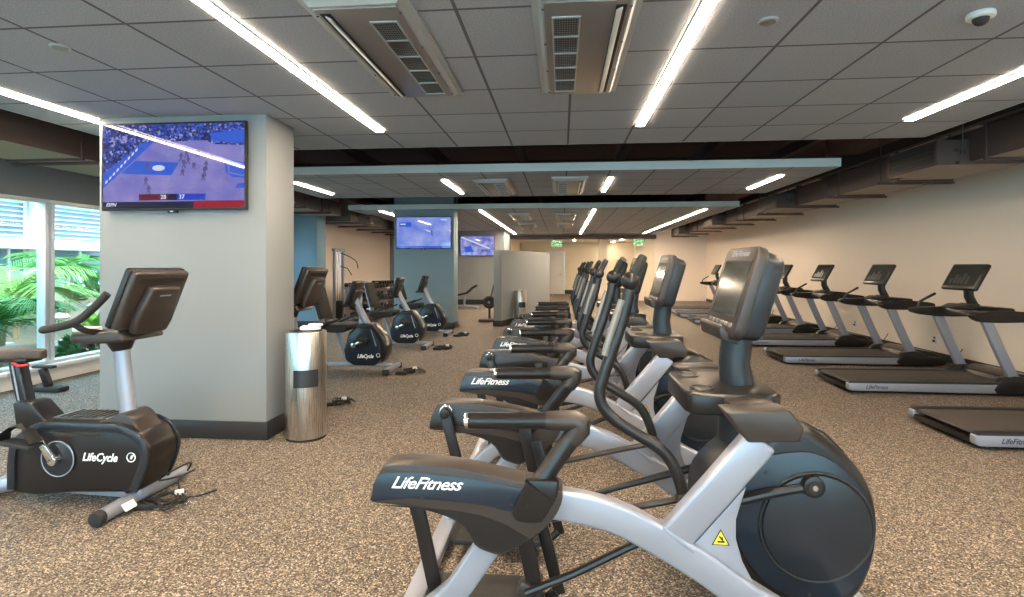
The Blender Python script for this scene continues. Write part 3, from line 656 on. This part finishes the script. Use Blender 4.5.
# ------------------------------------------------------------------ upright bikes
def upright_bike(loc, label):
    r = empty('upright_bike', loc)
    hs = [(-.445, .075), (-.44, .30), (-.40, .40), (-.30, .482), (-.199, .512), (.05, .512), (.273, .508), (.388, .46), (.452, .37), (.445, .27), (.376, .105), (-.03, .09), (-.27, .065)]
    b = B('plastic').prism(hs, -.13, .13, .03, 3, ang=.25).build('housing', r)
    for s in (-1, 1):
        inner = [(-.40, .11), (-.395, .30), (-.36, .375), (-.28, .435), (-.19, .462), (.26, .460), (.35, .425), (.405, .355), (.40, .27), (.345, .135), (-.03, .12), (-.27, .10)]
        B('plastic2').prism(band(smooth([(-.425, .10), (-.42, .30), (-.385, .39), (-.29, .462), (-.199, .488), (.05, .488), (.265, .484), (.372, .442), (.428, .362), (.422, .27), (.36, .12)], 3), .05), s * .122, s * .142, .006).build('side_rim', b)
        B('brown').prism([(-.18, .452), (.16, .455), (.12, .43), (-.14, .428)], s * .129, s * .134, .001).build('trim_bar', b)
        B('plastic2').cyl((-.116, s * .128, .297), (-.116, s * .142, .297), .105, 40, .004).mat('silver').ring((-.116, s * .141, .297), .104, .004).build('crank_disc', b)
        B('chrome').cyl((-.116, s * .14, .297), (-.116, s * .185, .297), .028, 20, .004).build('crank_hub', r)
        f = 1 if s < 0 else -1
        e = (-.205, .435) if s < 0 else (-.03, .16)
        B('chrome').prism(band([(-.116, .297), e], [.05, .035]), s * .165, s * .185, .005).build('crank_arm', r)
        px, pz = e[0] - .045, e[1] - .02
        pd_ = B('rubber').box((px, s * .24, pz), (.19, .09, .028), .01, Matrix.Rotation(.12, 3, 'Y')).build('pedal', r)
        B('black').sweep([(px + .10, s * .24, pz + .01), (px + .05, s * .24, pz + .08), (px - .03, s * .24, pz + .105), (px - .1, s * .24, pz + .06), (px - .11, s * .24, pz)], .005, 8, ry=.04, up=(1, 0, 0)).build('strap', pd_)
    text('lettering', 'LifeCycle', .068, 'white_text', b, (.145, -.1325, .31), (PI / 2, 0, 0), .32, .0015, sx=.88)
    bd = B('white_text').ring((.345, -.132, .318), .026, .003).build('round_badge', b)
    text('badge_letters', 'lf', .034, 'white_text', bd, (.345, -.132, .318), (PI / 2, 0, 0), .3, .001)
    B('black').cyl((.385, -.13, .20), (.385, -.134, .20), .007, 10).build('bolt', b); B('black').cyl((-.40, -.13, .12), (-.40, -.134, .12), .007, 10).build('bolt', b)
    B('brown').prism(closed_smooth([(.10, .50), (.16, .53), (.25, .565), (.31, .545), (.36, .48), (.41, .41), (.405, .33), (.37, .21), (.31, .10), (.26, .12), (.22, .40)], 3), -.10, .085, .03, 3).build('nose_cover', r)
    st = B('brown').prism([(-.20, .508), (.16, .508), (.16, .532), (-.20, .532)], -.09, .09, .008)
    for i in range(8): st.box((-.15 + .04 * i, 0, .533), (.014, .17, .008), .003)
    st.build('step_through_top', r)
    B('silver').sweep([(.222, 0, .50), (.195, 0, .72), (.17, 0, .94)], .04, 16, ry=.05).build('front_post', r)
    B('plastic').cyl((.175, 0, .925), (.165, 0, 1.0), .05, 20, .006, r2=.085).build('collar', r)
    B('brown').prism([(-.02, .985), (-.02, 1.045), (.10, 1.05), (.30, 1.07), (.33, 1.0), (.16, .985)], -.17, .17, .02, 3).build('console_tray', r)
    B('black').cyl((.03, -.1, .955), (.03, -.1, .99), .035, 18, .004).cyl((.03, .1, .955), (.03, .1, .99), .035, 18, .004).build('cup_holder', r)
    B('paper').box((.0, -.06, 1.06), (.12, .1, .03), .012).build('folded_cloth', r)
    for s in (-1, 1):
        B('rubber').sweep(smooth([(-.125, s * .235, 1.072), (-.04, s * .24, 1.088), (.05, s * .24, 1.108), (.12, s * .235, 1.14), (.20, s * .225, 1.21), (.265, s * .21, 1.285)], 4), [.017] + [.023] * 12 + [.022] * 8, 12).build('handlebar', r)
        B('plastic').sweep(smooth([(.08, s * .235, 1.11), (.12, s * .2, 1.07), (.16, s * .12, 1.045), (.2, s * .05, 1.03)], 3), .018, 10).build('handlebar_root', r)
    c = empty('console_head', (.35, 0, 1.255)); c.parent = r; c.rotation_euler = (0, math.radians(22), 0)
    B('plastic').box((-.01, 0, 0), (.045, .46, .37), .016, seg=3).mat('brown').box((.025, 0, .0), (.05, .45, .36), .02, seg=3).build('housing', c)
    B('screen_off').box((-.0335, 0, .02), (.003, .37, .25)).build('display', c)
    B('black').box((.051, 0, .13), (.003, .36, .03)).cyl((.05, -.12, .165), (.054, -.12, .165), .007, 8).cyl((.05, .05, .165), (.054, .05, .165), .007, 8).build('vent_slot', c)
    B('brown').prism([(-.13, -.20), (.13, -.20), (.15, -.12), (.115, .10), (-.115, .10), (-.15, -.12)], .045, .10, .018, 3, axis='x').build('rear_cover', c)
    B('silver').box((.101, -.0, .05), (.002, .09, .008)).build('badge', c)
    # seat
    B('plastic').prism([(-.47, .45), (-.495, .605), (-.41, .615), (-.36, .60), (-.245, .485), (-.25, .44)], -.07, .07, .015, 3).build('seat_mast', r)
    B('plastic2').prism(band([(-.46, .56), (-.50, .72), (-.53, .86)], .075), -.035, .035, .012, 3).build('seat_post', r)
    B('silver').box((-.50, -.04, .72), (.012, .004, .22), 0, Matrix.Rotation(-.2, 3, 'Y')).build('height_scale', r)
    sd_ = B('saddle').prism(closed_smooth([(-.34, 0), (-.37, .035), (-.46, .05), (-.58, .10), (-.66, .13), (-.72, .12), (-.745, .04), (-.745, -.04), (-.72, -.12), (-.66, -.13), (-.58, -.10), (-.46, -.05), (-.37, -.035)], 3), .865, .925, .022, 4, axis='z').mat('black').box((-.56, 0, .86), (.3, .12, .025), .008).build('saddle', r)
    B('red').sweep([(-.50, -.06, .845), (-.42, -.09, .835), (-.36, -.09, .845)], .008, 8).build('adjust_lever', r)
    B('silver').sweep([(.31, -.30, .048), (.31, 0, .055), (.31, .36, .048)], .04, 18, up=(0, 0, 1)).mat('rubber').cyl((.31, -.30, .048), (.31, -.35, .045), .042, 18, .01).build('front_foot', r)
    B('silver').box((.31, 0, .08), (.12, .16, .06), .01).build('front_foot_mount', r)
    B('paper').box((.358, -.16, .05), (.05, .09, .004), .001, Matrix.Rotation(.9, 3, 'Y')).build('paper_tag', r)
    B('silver').prism([(-.44, .16), (-.40, .07), (.3, .05), (.3, .09), (-.38, .12)], -.07, .07, .006).build('bottom_rail', r)
    B('silver').sweep([(-.42, 0, .11), (-.55, 0, .075), (-.72, 0, .05)], .042, 14).sweep([(-.72, -.28, .048), (-.72, .28, .048)], .038, 14, up=(0, 0, 1)).build('rear_foot', r)
    return tag(r, label, 'exercise bike', 'upright exercise bikes')
ub = upright_bike((-2.87, 3.12, 0), 'large charcoal upright bike with white script lettering, in front of the grey column')
ub2 = copy_tree(ub); ub2.location = (-2.85, 5.2, 0); ub2['label'] = 'upright bike behind the steel bin, only its console and post peeking past the column'

def cable_pile(name, loc, label, s=1., n=5, seed=1):
    rnd = random.Random(seed); r = empty(name, loc)
    b = B('black')
    for k in range(n):
        pts = []
        a0 = rnd.random() * 6; rx, ry = .05 + rnd.random() * .07, .03 + rnd.random() * .05; cx, cy = rnd.uniform(-.05, .05), rnd.uniform(-.05, .05)
        for i in range(15):
            a = a0 + i * .5; pts.append(((cx + rx * math.cos(a)) * s, (cy + ry * math.sin(a)) * s, (.012 + .018 * (1 + math.sin(a * 1.7 + k))) * s))
        b.sweep(smooth(pts, 2), .006 * s, 6, up=(0, 0, 1))
    b.build('coiled_cord', r)
    B('black').box((-.10 * s, -.08 * s, .018 * s), (.12 * s, .075 * s, .034 * s), .006, Matrix.Rotation(.15, 3, 'Z')).build('adapter_block', r)
    B('paper').box((.02 * s, .04 * s, .05 * s), (.05 * s, .02 * s, .03 * s), .004, Matrix.Rotation(.6, 3, 'Z')).build('tie_tag', r)
    return tag(r, label, 'power adapter', 'coiled power adapters by the bikes')
cp = cable_pile('power_adapter', (-2.37, 3.12, 0), 'black power adapter with coiled cords on the floor beside the nearest bike foot')
B('chrome').sweep([(.05, .03, .012), (.12, .06, .012), (.14, .0, .012), (.08, -.06, .012)], .004, 6, up=(0, 0, 1)).build('plug_lead', cp)
tag(B('black').sweep(smooth([(-2.47, 3.40, .09), (-2.42, 3.36, .16), (-2.45, 3.22, .15), (-2.5, 3.18, .11), (-2.43, 3.28, .10), (-2.38, 3.34, .12), (-2.40, 3.22, .10), (-2.30, 3.16, .02), (-2.2, 3.3, .012)], 5), .006, 8, up=(0, 0, 1)).build('bike_power_cord'), 'thin black cord looped over the foot of the nearest bike', 'cord')  # loose power cord of the nearest bike
cable_pile('power_adapter', (-2.30, 5.5, 0), 'black cords heaped on the floor just right of the steel bin', 1., 6, 3)

# ------------------------------------------------------------------ recumbent bikes
def recumbent(loc, label):
    r = empty('recumbent_bike', loc)
    hx = [(-.285, .30), (-.22, .52), (-.10, .63), (.03, .66), (.16, .60), (.25, .42), (.24, .22), (.15, .09), (-.15, .09), (-.26, .16)]
    b = B('blue').prism(hx, -.12, .12, .03, 3, ang=.15).build('housing', r)
    B('plastic').prism([(-.16, .60), (-.05, .66), (.12, .655), (.26, .50), (.33, .36), (.31, .24), (.24, .12), (.22, .38), (.12, .58)], -.125, .125, .02).build('nose_cover', b)
    for s in (-1, 1):
        B('silver').prism(band([(.10, .58), (.17, .36)], .014), s * .119, s * .125).build('trim_bar', b)
        B('black').cyl((-.03, s * .12, .44), (-.03, s * .13, .44), .085, 24, .003).build('crank_disc', b)
        B('chrome').cyl((-.13, s * .12, .37), (-.13, s * .17, .37), .035, 16, .004).prism(band([(-.13, .37), (.02, .45)], .03), s * .15, s * .165, .003).build('crank', r)
        B('rubber').box((.03, s * .21, .45), (.12, .09, .04), .008).build('pedal', r)
    text('lettering', 'LifeCycle', .07, 'white_text', b, (.02, -.1225, .22), (PI / 2, 0, 0), .3, .002, sx=.85)
    B('white_text').ring((.20, -.122, .235), .024, .004).build('round_badge', b)
    B('silver').sweep([(.04, 0, .58), (-.07, 0, .78), (-.17, 0, .98)], .05, 12, ry=.05).build('post', r)
    B('plastic').box((-.22, 0, .90), (.16, .25, .04), .01).build('tray', r)
    c = empty('console_head', (-.17, 0, 1.07)); c.parent = r; c.rotation_euler = (0, math.radians(20), 0)
    B('plastic').box((0, 0, 0), (.07, .34, .34), .02, seg=3).build('housing', c)
    B('screen_off').box((-.036, 0, .02), (.003, .27, .22)).build('display', c)
    B('brown').box((.045, 0, -.05), (.04, .24, .22), .015).build('rear_cover', c)
    B('silver').prism([(-.75, .07), (.36, .07), (.36, .11), (-.75, .11)], -.05, .05, .008).build('rail', r)
    B('silver').sweep([(-.24, 0, .12), (-.30, 0, .2), (-.36, 0, .36), (-.42, 0, .55)], .03, 10).build('seat_post', r)
    B('rubber').prism(closed_smooth([(-.62, .56), (-.60, .66), (-.45, .645), (-.22, .66), (-.19, .62), (-.25, .55), (-.45, .545)], 2), -.21, .21, .02).build('seat', r)
    B('rubber').prism(band([(-.58, .72), (-.64, .92), (-.70, 1.14)], .06), -.18, .18, .02, 3).build('backrest', r)
    B('silver').prism(band([(-.60, .50), (-.68, .80), (-.76, 1.16)], .035), -.07, .07, .008).build('backrest_frame', r)
    for s in (-1, 1): B('rubber').sweep([(-.58, s * .18, .6), (-.50, s * .25, .64), (-.36, s * .26, .70), (-.26, s * .26, .74)], .014, 8).build('side_handle', r)
    B('silver').box((.36, 0, .05), (.08, .55, .06), .02).mat('rubber').box((.36, -.28, .04), (.09, .05, .07), .01).box((.36, .28, .04), (.09, .05, .07), .01).build('front_foot', r)
    B('silver').box((-.72, 0, .05), (.08, .6, .06), .02).mat('rubber').box((-.72, -.3, .04), (.09, .05, .07), .01).box((-.72, .3, .04), (.09, .05, .07), .01).build('rear_foot', r)
    return tag(r, label, 'recumbent bike', 'recumbent exercise bikes')
rb = recumbent((-2.66, 7.25, 0), 'recumbent bike with blue-black housing just right of the steel bin, nearest of three')
for y, lb in ((9.35, 'middle of the three recumbent bikes, between the nearest one and the television column'), (11.1, 'smallest-looking recumbent bike, right in front of the television column')):
    c = copy_tree(rb); c.location = (-2.70, y, 0); c['label'] = lb
for i, (y, lb) in enumerate(((7.15, 'cords heaped at the front foot of the nearest recumbent bike'), (9.25, 'cords heaped at the front foot of the middle recumbent bike'), (11.0, 'cords heaped at the front foot of the farthest recumbent bike'))):
    cable_pile('power_adapter', (-2.0, y, 0), lb, 1.2, 6, 5 + i)

# ------------------------------------------------------------------ bins
def bin_(loc, rad, h, label):
    r = empty('steel_bin', loc)
    B('steel').cyl((0, 0, .02), (0, 0, h), rad, 48, .004).build('body', r)
    B('rubber').cyl((0, 0, 0), (0, 0, .022), rad * .97, 48).build('base_ring', r)
    B('steel_dark').cyl((0, 0, h - .001), (0, 0, h + .004), rad * .8, 36).build('lid_opening', r)
    a0, a1 = math.radians(-100), math.radians(-30); v = []; n = 10
    for k in (0, 1):
        for i in range(n + 1):
            a = a0 + (a1 - a0) * i / n; v.append(((rad + .002) * math.cos(a), (rad + .002) * math.sin(a), h * (.50 if k == 0 else .66)))
    B('steel_dark').add(v, [(i, i + 1, n + 2 + i, n + 1 + i) for i in range(n)]).build('dispenser_slot', r)
    return tag(r, label, 'bin')
bin_((-2.15, 4.42, 0), .165, .895, 'brushed steel cylindrical bin standing against the nearest grey column')
bin_((-1.02, 13.35, 0), .15, .83, 'small distant steel bin in front of the low partition')
wp = B('paper').box((0, 0, .02), (.16, .12, .035), .014, Matrix.Rotation(.3, 3, 'Z')).box((.04, .01, .045), (.1, .08, .02), .008, Matrix.Rotation(-.4, 3, 'Z')).build('folded_towel', None, (-2.12, 4.44, .899))
tag(wp, 'crumpled white towel lying on top of the nearest steel bin', 'towel')

# ------------------------------------------------------------------ exit signs
for x, z, y, lb in ((-.22, 2.42, 22.3, 'green exit sign hanging above the far door, left one'), (3.08, 2.46, 22.3, 'green exit sign hanging at the far right pillar')):
    r = empty('exit_sign', (x, y, z))
    B('paper').box((0, 0, -.12), (.42, .02, .24), .003).mat('white').box((0, 0, .02), (.36, .05, .04), .004).box((0, 0, .06), (.03, .03, .1)).build('panel', r)
    text('lettering', 'EXIT', .23, 'green', r, (0, -.012, -.12), (PI / 2, 0, 0), 0, .008)
    tag(r, lb, 'exit sign')

# ------------------------------------------------------------------ free weights area
def dumbbell(loc, label, s=1, rz=0):
    r = empty('dumbbell', loc, rz)
    B('chrome').cyl((0, -.09 * s, 0), (0, .09 * s, 0), .014, 10).build('handle', r)
    for q in (-1, 1): B('rubber').cyl((0, q * .06 * s, 0), (0, q * .14 * s, 0), .055 * s, 10, .008).build('weight_head', r)
    tag(r, label, 'dumbbell', 'dumbbells on the racks along the far left wall'); return r
def rack(loc, label):
    r = empty('dumbbell_rack', loc)
    for y in (-.95, .95):
        B('silver').prism([(-.25, 0), (.25, 0), (.25, .05), (.05, .05), (.02, .85), (-.08, .85), (-.05, .05), (-.25, .05)], y - .03, y + .03, .006).build('end_frame', r)
    for z, x in ((.25, .12), (.52, .06), (.79, 0)):
        B('joist').box((x, 0, z), (.28, 1.88, .03), .004, Matrix.Rotation(.25, 3, 'Y')).build('shelf', r)
    return tag(r, label, 'dumbbell rack')
db0 = None
rn = 0
for ry, rx, lb in ((13.9, -4.9, 'front dumbbell rack standing away from the wall, nearest of three'), (15.2, -5.75, 'nearer dumbbell rack along the far left wall'), (17.35, -5.75, 'farther dumbbell rack along the far left wall')):
    rack((rx, ry, 0), lb)
    for tier, (z, x) in enumerate(((.25, .12), (.52, .06), (.79, 0))):
        for k in range(7):
            s = 1.15 - .05 * k
            loc = (rx + x, ry - .8 + .265 * k, z + .018 + .055 * s + .030)
            lab = 'round-headed black dumbbell on the %s shelf of the %s rack' % (('bottom', 'middle', 'top')[tier], 'nearer' if 15 < ry < 16 else ('farther' if ry > 16 else 'front'))
            if db0 is None: db0 = dumbbell(loc, lab, 1, PI / 2); d_ = db0
            else: d_ = copy_tree(db0)
            d_.location = loc; d_['label'] = lab; d_['group'] = 'dumbbells on the %s shelf, %s rack' % (('bottom', 'middle', 'top')[tier], 'nearer' if 15 < ry < 16 else ('farther' if ry > 16 else 'front'))
            d_.scale = (s * .95,) * 3
# cable tower
r = empty('cable_tower', (-5.72, 13.55, 0)); r.scale = (.9, .9, .88)
for y in (-.3, .3): B('silver').box((0, y, 1.05), (.07, .06, 2.06), .01).build('upright', r)
B('silver').box((0, 0, 2.08), (.1, .72, .08), .01).build('top_beam', r)
B('silver').box((.1, 0, .03), (.7, .72, .06), .01).build('base', r)
ws = B('rubber')
for i in range(12): ws.box((0, 0, .12 + .042 * i), (.12, .3, .036), .003)
ws.build('weight_stack', r)
B('chrome').cyl((0, -.08, .1), (0, -.08, 2.05), .01, 8).cyl((0, .08, .1), (0, .08, 2.05), .01, 8).build('guide_rods', r)
B('rubber').sweep(smooth([(.05, 0, 2.0), (.3, 0, 1.9), (.5, .05, 1.75), (.55, .05, 1.55)], 4), .012, 8).sweep([(.05, 0, 1.62), (.22, .1, 1.55), (.35, .1, 1.35)], .012, 8).build('cable_arm', r)
tag(r, 'tall silver cable machine with black arms beside the blue-lit pier', 'cable machine')
# bench by the back wall and roller bench left of the partition
r = empty('weight_bench', (-3.25, 17.9, 0))
B('rubber').prism(band([(-.35, .42), (.1, .52), (.3, .70), (.45, .78)], .07), -.14, .14, .02).build('pad', r)
B('silver').box((0, 0, .06), (1.0, .08, .07), .01).box((.45, 0, .04), (.07, .5, .06), .01).box((-.45, 0, .04), (.07, .4, .06), .01).sweep([(0, 0, .08), (.05, 0, .5)], .035, 8).build('frame', r)
tag(r, 'small black-padded bench with a pale frame by the far back wall', 'bench')
r = empty('roller_trainer', (-1.85, 13.8, 0))
B('rubber').ring((0, 0, .5), .12, .045).cyl((0, -.03, .5), (0, .03, .5), .09, 20).build('wheel', r)
B('chrome').cyl((0, -.06, .5), (0, .06, .5), .035, 14).build('hub', r)
B('joist').box((0, 0, .04), (.5, .35, .07), .01).sweep([(0, .06, .05), (0, .06, .5)], .03, 8).sweep([(0, .06, .5), (.12, .06, .95)], .022, 8).build('stand', r)
tag(r, 'black wheel on a stand with a low base, left of the low partition', 'exercise machine')
r = empty('floor_stand', (-5.85, 5.75, 0))
B('rubber').box((0, 0, .03), (.34, .14, .05), .01).build('foot_plate', r)
B('plastic').prism(band([(-.02, .05), (-.10, .26)], .08), -.03, .03, .01).build('stem', r)
B('rubber').box((-.08, 0, .28), (.26, .07, .03), .01).build('top_bar', r)
tag(r, 'low black stand with a leaning stem on the floor by the window', 'floor stand')

# ------------------------------------------------------------------ outdoors
struct(B('soil').prism([(-6.5, -.3), (-8.0, -.15), (-11, .35), (-14, .75), (-26, .8), (-26, -1.2), (-6.5, -1.2)], -8, 34, 0).build('ground'))
f = empty('office_building', (-15.5, 14, 0))
B('facade').box((-3, 0, 3.5), (5.6, 44, 8)).build('wall', f)
for z in (2.0, 3.55, 5.2): B('facade').box((0, 0, z), (.7, 44, .16)).build('ledge', f)
for k in range(13):
    y = -20 + 3.2 * k
    g = B('facade_glass').box((-.19, y, 1.35), (.04, 2.7, 1.1)).build('window', f); B('facade').box((-.15, y, 1.35), (.06, .08, 1.1)).box((-.15, y, .8), (.08, 2.7, .08)).box((-.15, y + .9, 1.35), (.06, .06, 1.1)).build('mullion', g)
    g = B('facade_glass').box((-.19, y, 2.75), (.04, 2.7, 1.0)).build('window', f); sl = B('facade')
    for q in range(7): sl.box((-.12, y, 2.3 + .14 * q), (.1, 2.7, .03))
    sl.build('louvres', g)
for k in range(12): B('facade').box((0, -18.4 + 3.2 * k, 3.5), (.25, .25, 7.2)).build('pilaster', f)
tag(f, 'white office building with louvred windows seen through the glass beyond the palms', 'building')
def palm(loc, n, L, label, seed, h=.6, m='leaf'):
    rnd = random.Random(seed); r = empty('palm', loc)
    tb = B('trunk')
    for k in range(4):
        a = rnd.random() * 6.28; tb.sweep([(.05 * math.cos(a), .05 * math.sin(a), -.3), (.12 * math.cos(a), .12 * math.sin(a), h)], [.03, .02], 8)
    tb.build('stems', r)
    for k in range(n):
        a = 2 * PI * k / n + rnd.uniform(-.3, .3); l = L * rnd.uniform(.75, 1.15); up = rnd.uniform(.5, 1.25)
        pts = []
        for i in range(11):
            t = i / 10; rr = l * (t * math.cos(up) + .25 * t * t); z = h + l * (math.sin(up) * t - .62 * t * t)
            pts.append(Vector((rr * math.cos(a), rr * math.sin(a), z)))
        b = B(m).sweep(pts, [.012 - .0009 * i for i in range(11)], 5)
        side = Vector((-math.sin(a), math.cos(a), 0))
        for i in range(3, 34):
            t = i / 34; j = min(int(t * 10), 9); p = pts[j].lerp(pts[j + 1], t * 10 - j); tg = (pts[j + 1] - pts[j]).normalized()
            ll = l * .40 * math.sin(PI * (.12 + .83 * t)) ** .7
            for s in (-1, 1):
                d_ = (side * s * .8 + tg * .75 + Vector((0, 0, -.25 + rnd.uniform(-.15, .1)))).normalized()
                wv = tg * .0105
                b.add([p - wv, p + wv, p + d_ * ll * .6 + wv * .8 + Vector((0, 0, -.02)), p + d_ * ll + Vector((0, 0, -.1 * ll)), p + d_ * ll * .6 - wv * .8 + Vector((0, 0, -.02))], [(0, 1, 2, 3, 4)])
        b.build('frond', r)
    return tag(r, label, 'palm', 'palms outside the window')
palm((-8.0, 7.0, -.15), 14, 1.35, 'tall feathery palm filling the left window pane outside', 1, .7)
palm((-9.8, 8.9, .12), 14, 1.5, 'palm arching in front of the office building, behind the window frame', 2, .8, 'leaf3')
palm((-8.6, 4.9, -.1), 12, 1.2, 'palm outside at the very left edge of the picture', 3, .6)
palm((-11.2, 11.4, .35), 12, 1.4, 'palm outside in the right window pane, next to the grey column', 4, .9)
palm((-7.9, 2.6, -.15), 12, 1.5, 'palm outside the nearer windows, left of the picture', 5, .6)
def bush(loc, rad, label, m, seed):
    rnd = random.Random(seed); r = empty('shrub', loc)
    b = B(m)
    for i in range(420):
        a = rnd.random() * 6.28; q = math.acos(rnd.random()); rr = rad * rnd.uniform(.6, 1)
        p = Vector((rr * math.sin(q) * math.cos(a), rr * math.sin(q) * math.sin(a), rr * math.cos(q) * .9))
        d_ = (p.normalized() + Vector((rnd.uniform(-.6, .6), rnd.uniform(-.6, .6), rnd.uniform(-.2, .5)))).normalized(); s_ = d_.orthogonal().normalized() * .035
        l = rad * .35
        b.add([p, p + d_ * l * .5 + s_, p + d_ * l, p + d_ * l * .5 - s_], [(0, 1, 2, 3)])
    b.build('leaves', r)
    B('trunk').sweep([(0, 0, -.2), (0, 0, rad * .7)], [.04, .015], 8).build('stem', r)
    return tag(r, label, 'shrub', 'shrubs on the bank outside')
bush((-7.9, 8.6, -.15), .5, 'dark green low shrub under the palms in the left pane', 'leaf2', 1)
bush((-9.0, 10.2, .0), .55, 'bright yellow-green shrub in the right pane', 'leaf3', 2)
bush((-12.3, 13.6, .5), .7, 'dark green shrub in front of the office windows', 'leaf2', 3)
bush((-10.2, 6.2, .2), .6, 'green shrub behind the palm near the left edge', 'leaf2', 4)
bush((-11.5, 10.4, .4), .65, 'light green shrub high on the bank', 'leaf3', 6)
bush((-9.3, 2.6, .0), .5, 'green shrub outside the nearer windows', 'leaf2', 5)
bush((-7.6, 6.1, -.2), .5, 'green shrub low behind the window sill at the left edge', 'leaf2', 11)
bush((-10.9, 8.0, .3), .6, 'light green shrub between the palms and the office building', 'leaf3', 12)
bush((-9.05, 7.3, .0), .5, 'dark green shrub tucked between the two nearest palms', 'leaf2', 13)
rnd = random.Random(4); spots = [(-7.6, 6.1), (-10.9, 8), (-9, 7.6), (-7.9, 8.6), (-9, 10.2), (-10.2, 6.2)]
while len(spots) < 24:
    x = rnd.uniform(-11.5, -7.1); y = -x * rnd.uniform(.72, 1.15)
    if all((x - a) ** 2 + (y - b_) ** 2 > .5 for a, b_ in spots): spots.append((x, y))
for x, y in spots[6:]:
    z = -.15 if x > -8 else -.15 + (-8 - x) * .167
    tag(B('rock').ball((0, 0, 0), rnd.uniform(.1, .2), (1, 1.3, .6), 8).build('garden_rock', None, (x, y, z + .03)), 'rough grey-brown stone on the planted bank outside the window', 'rock', 'stones on the bank outside')
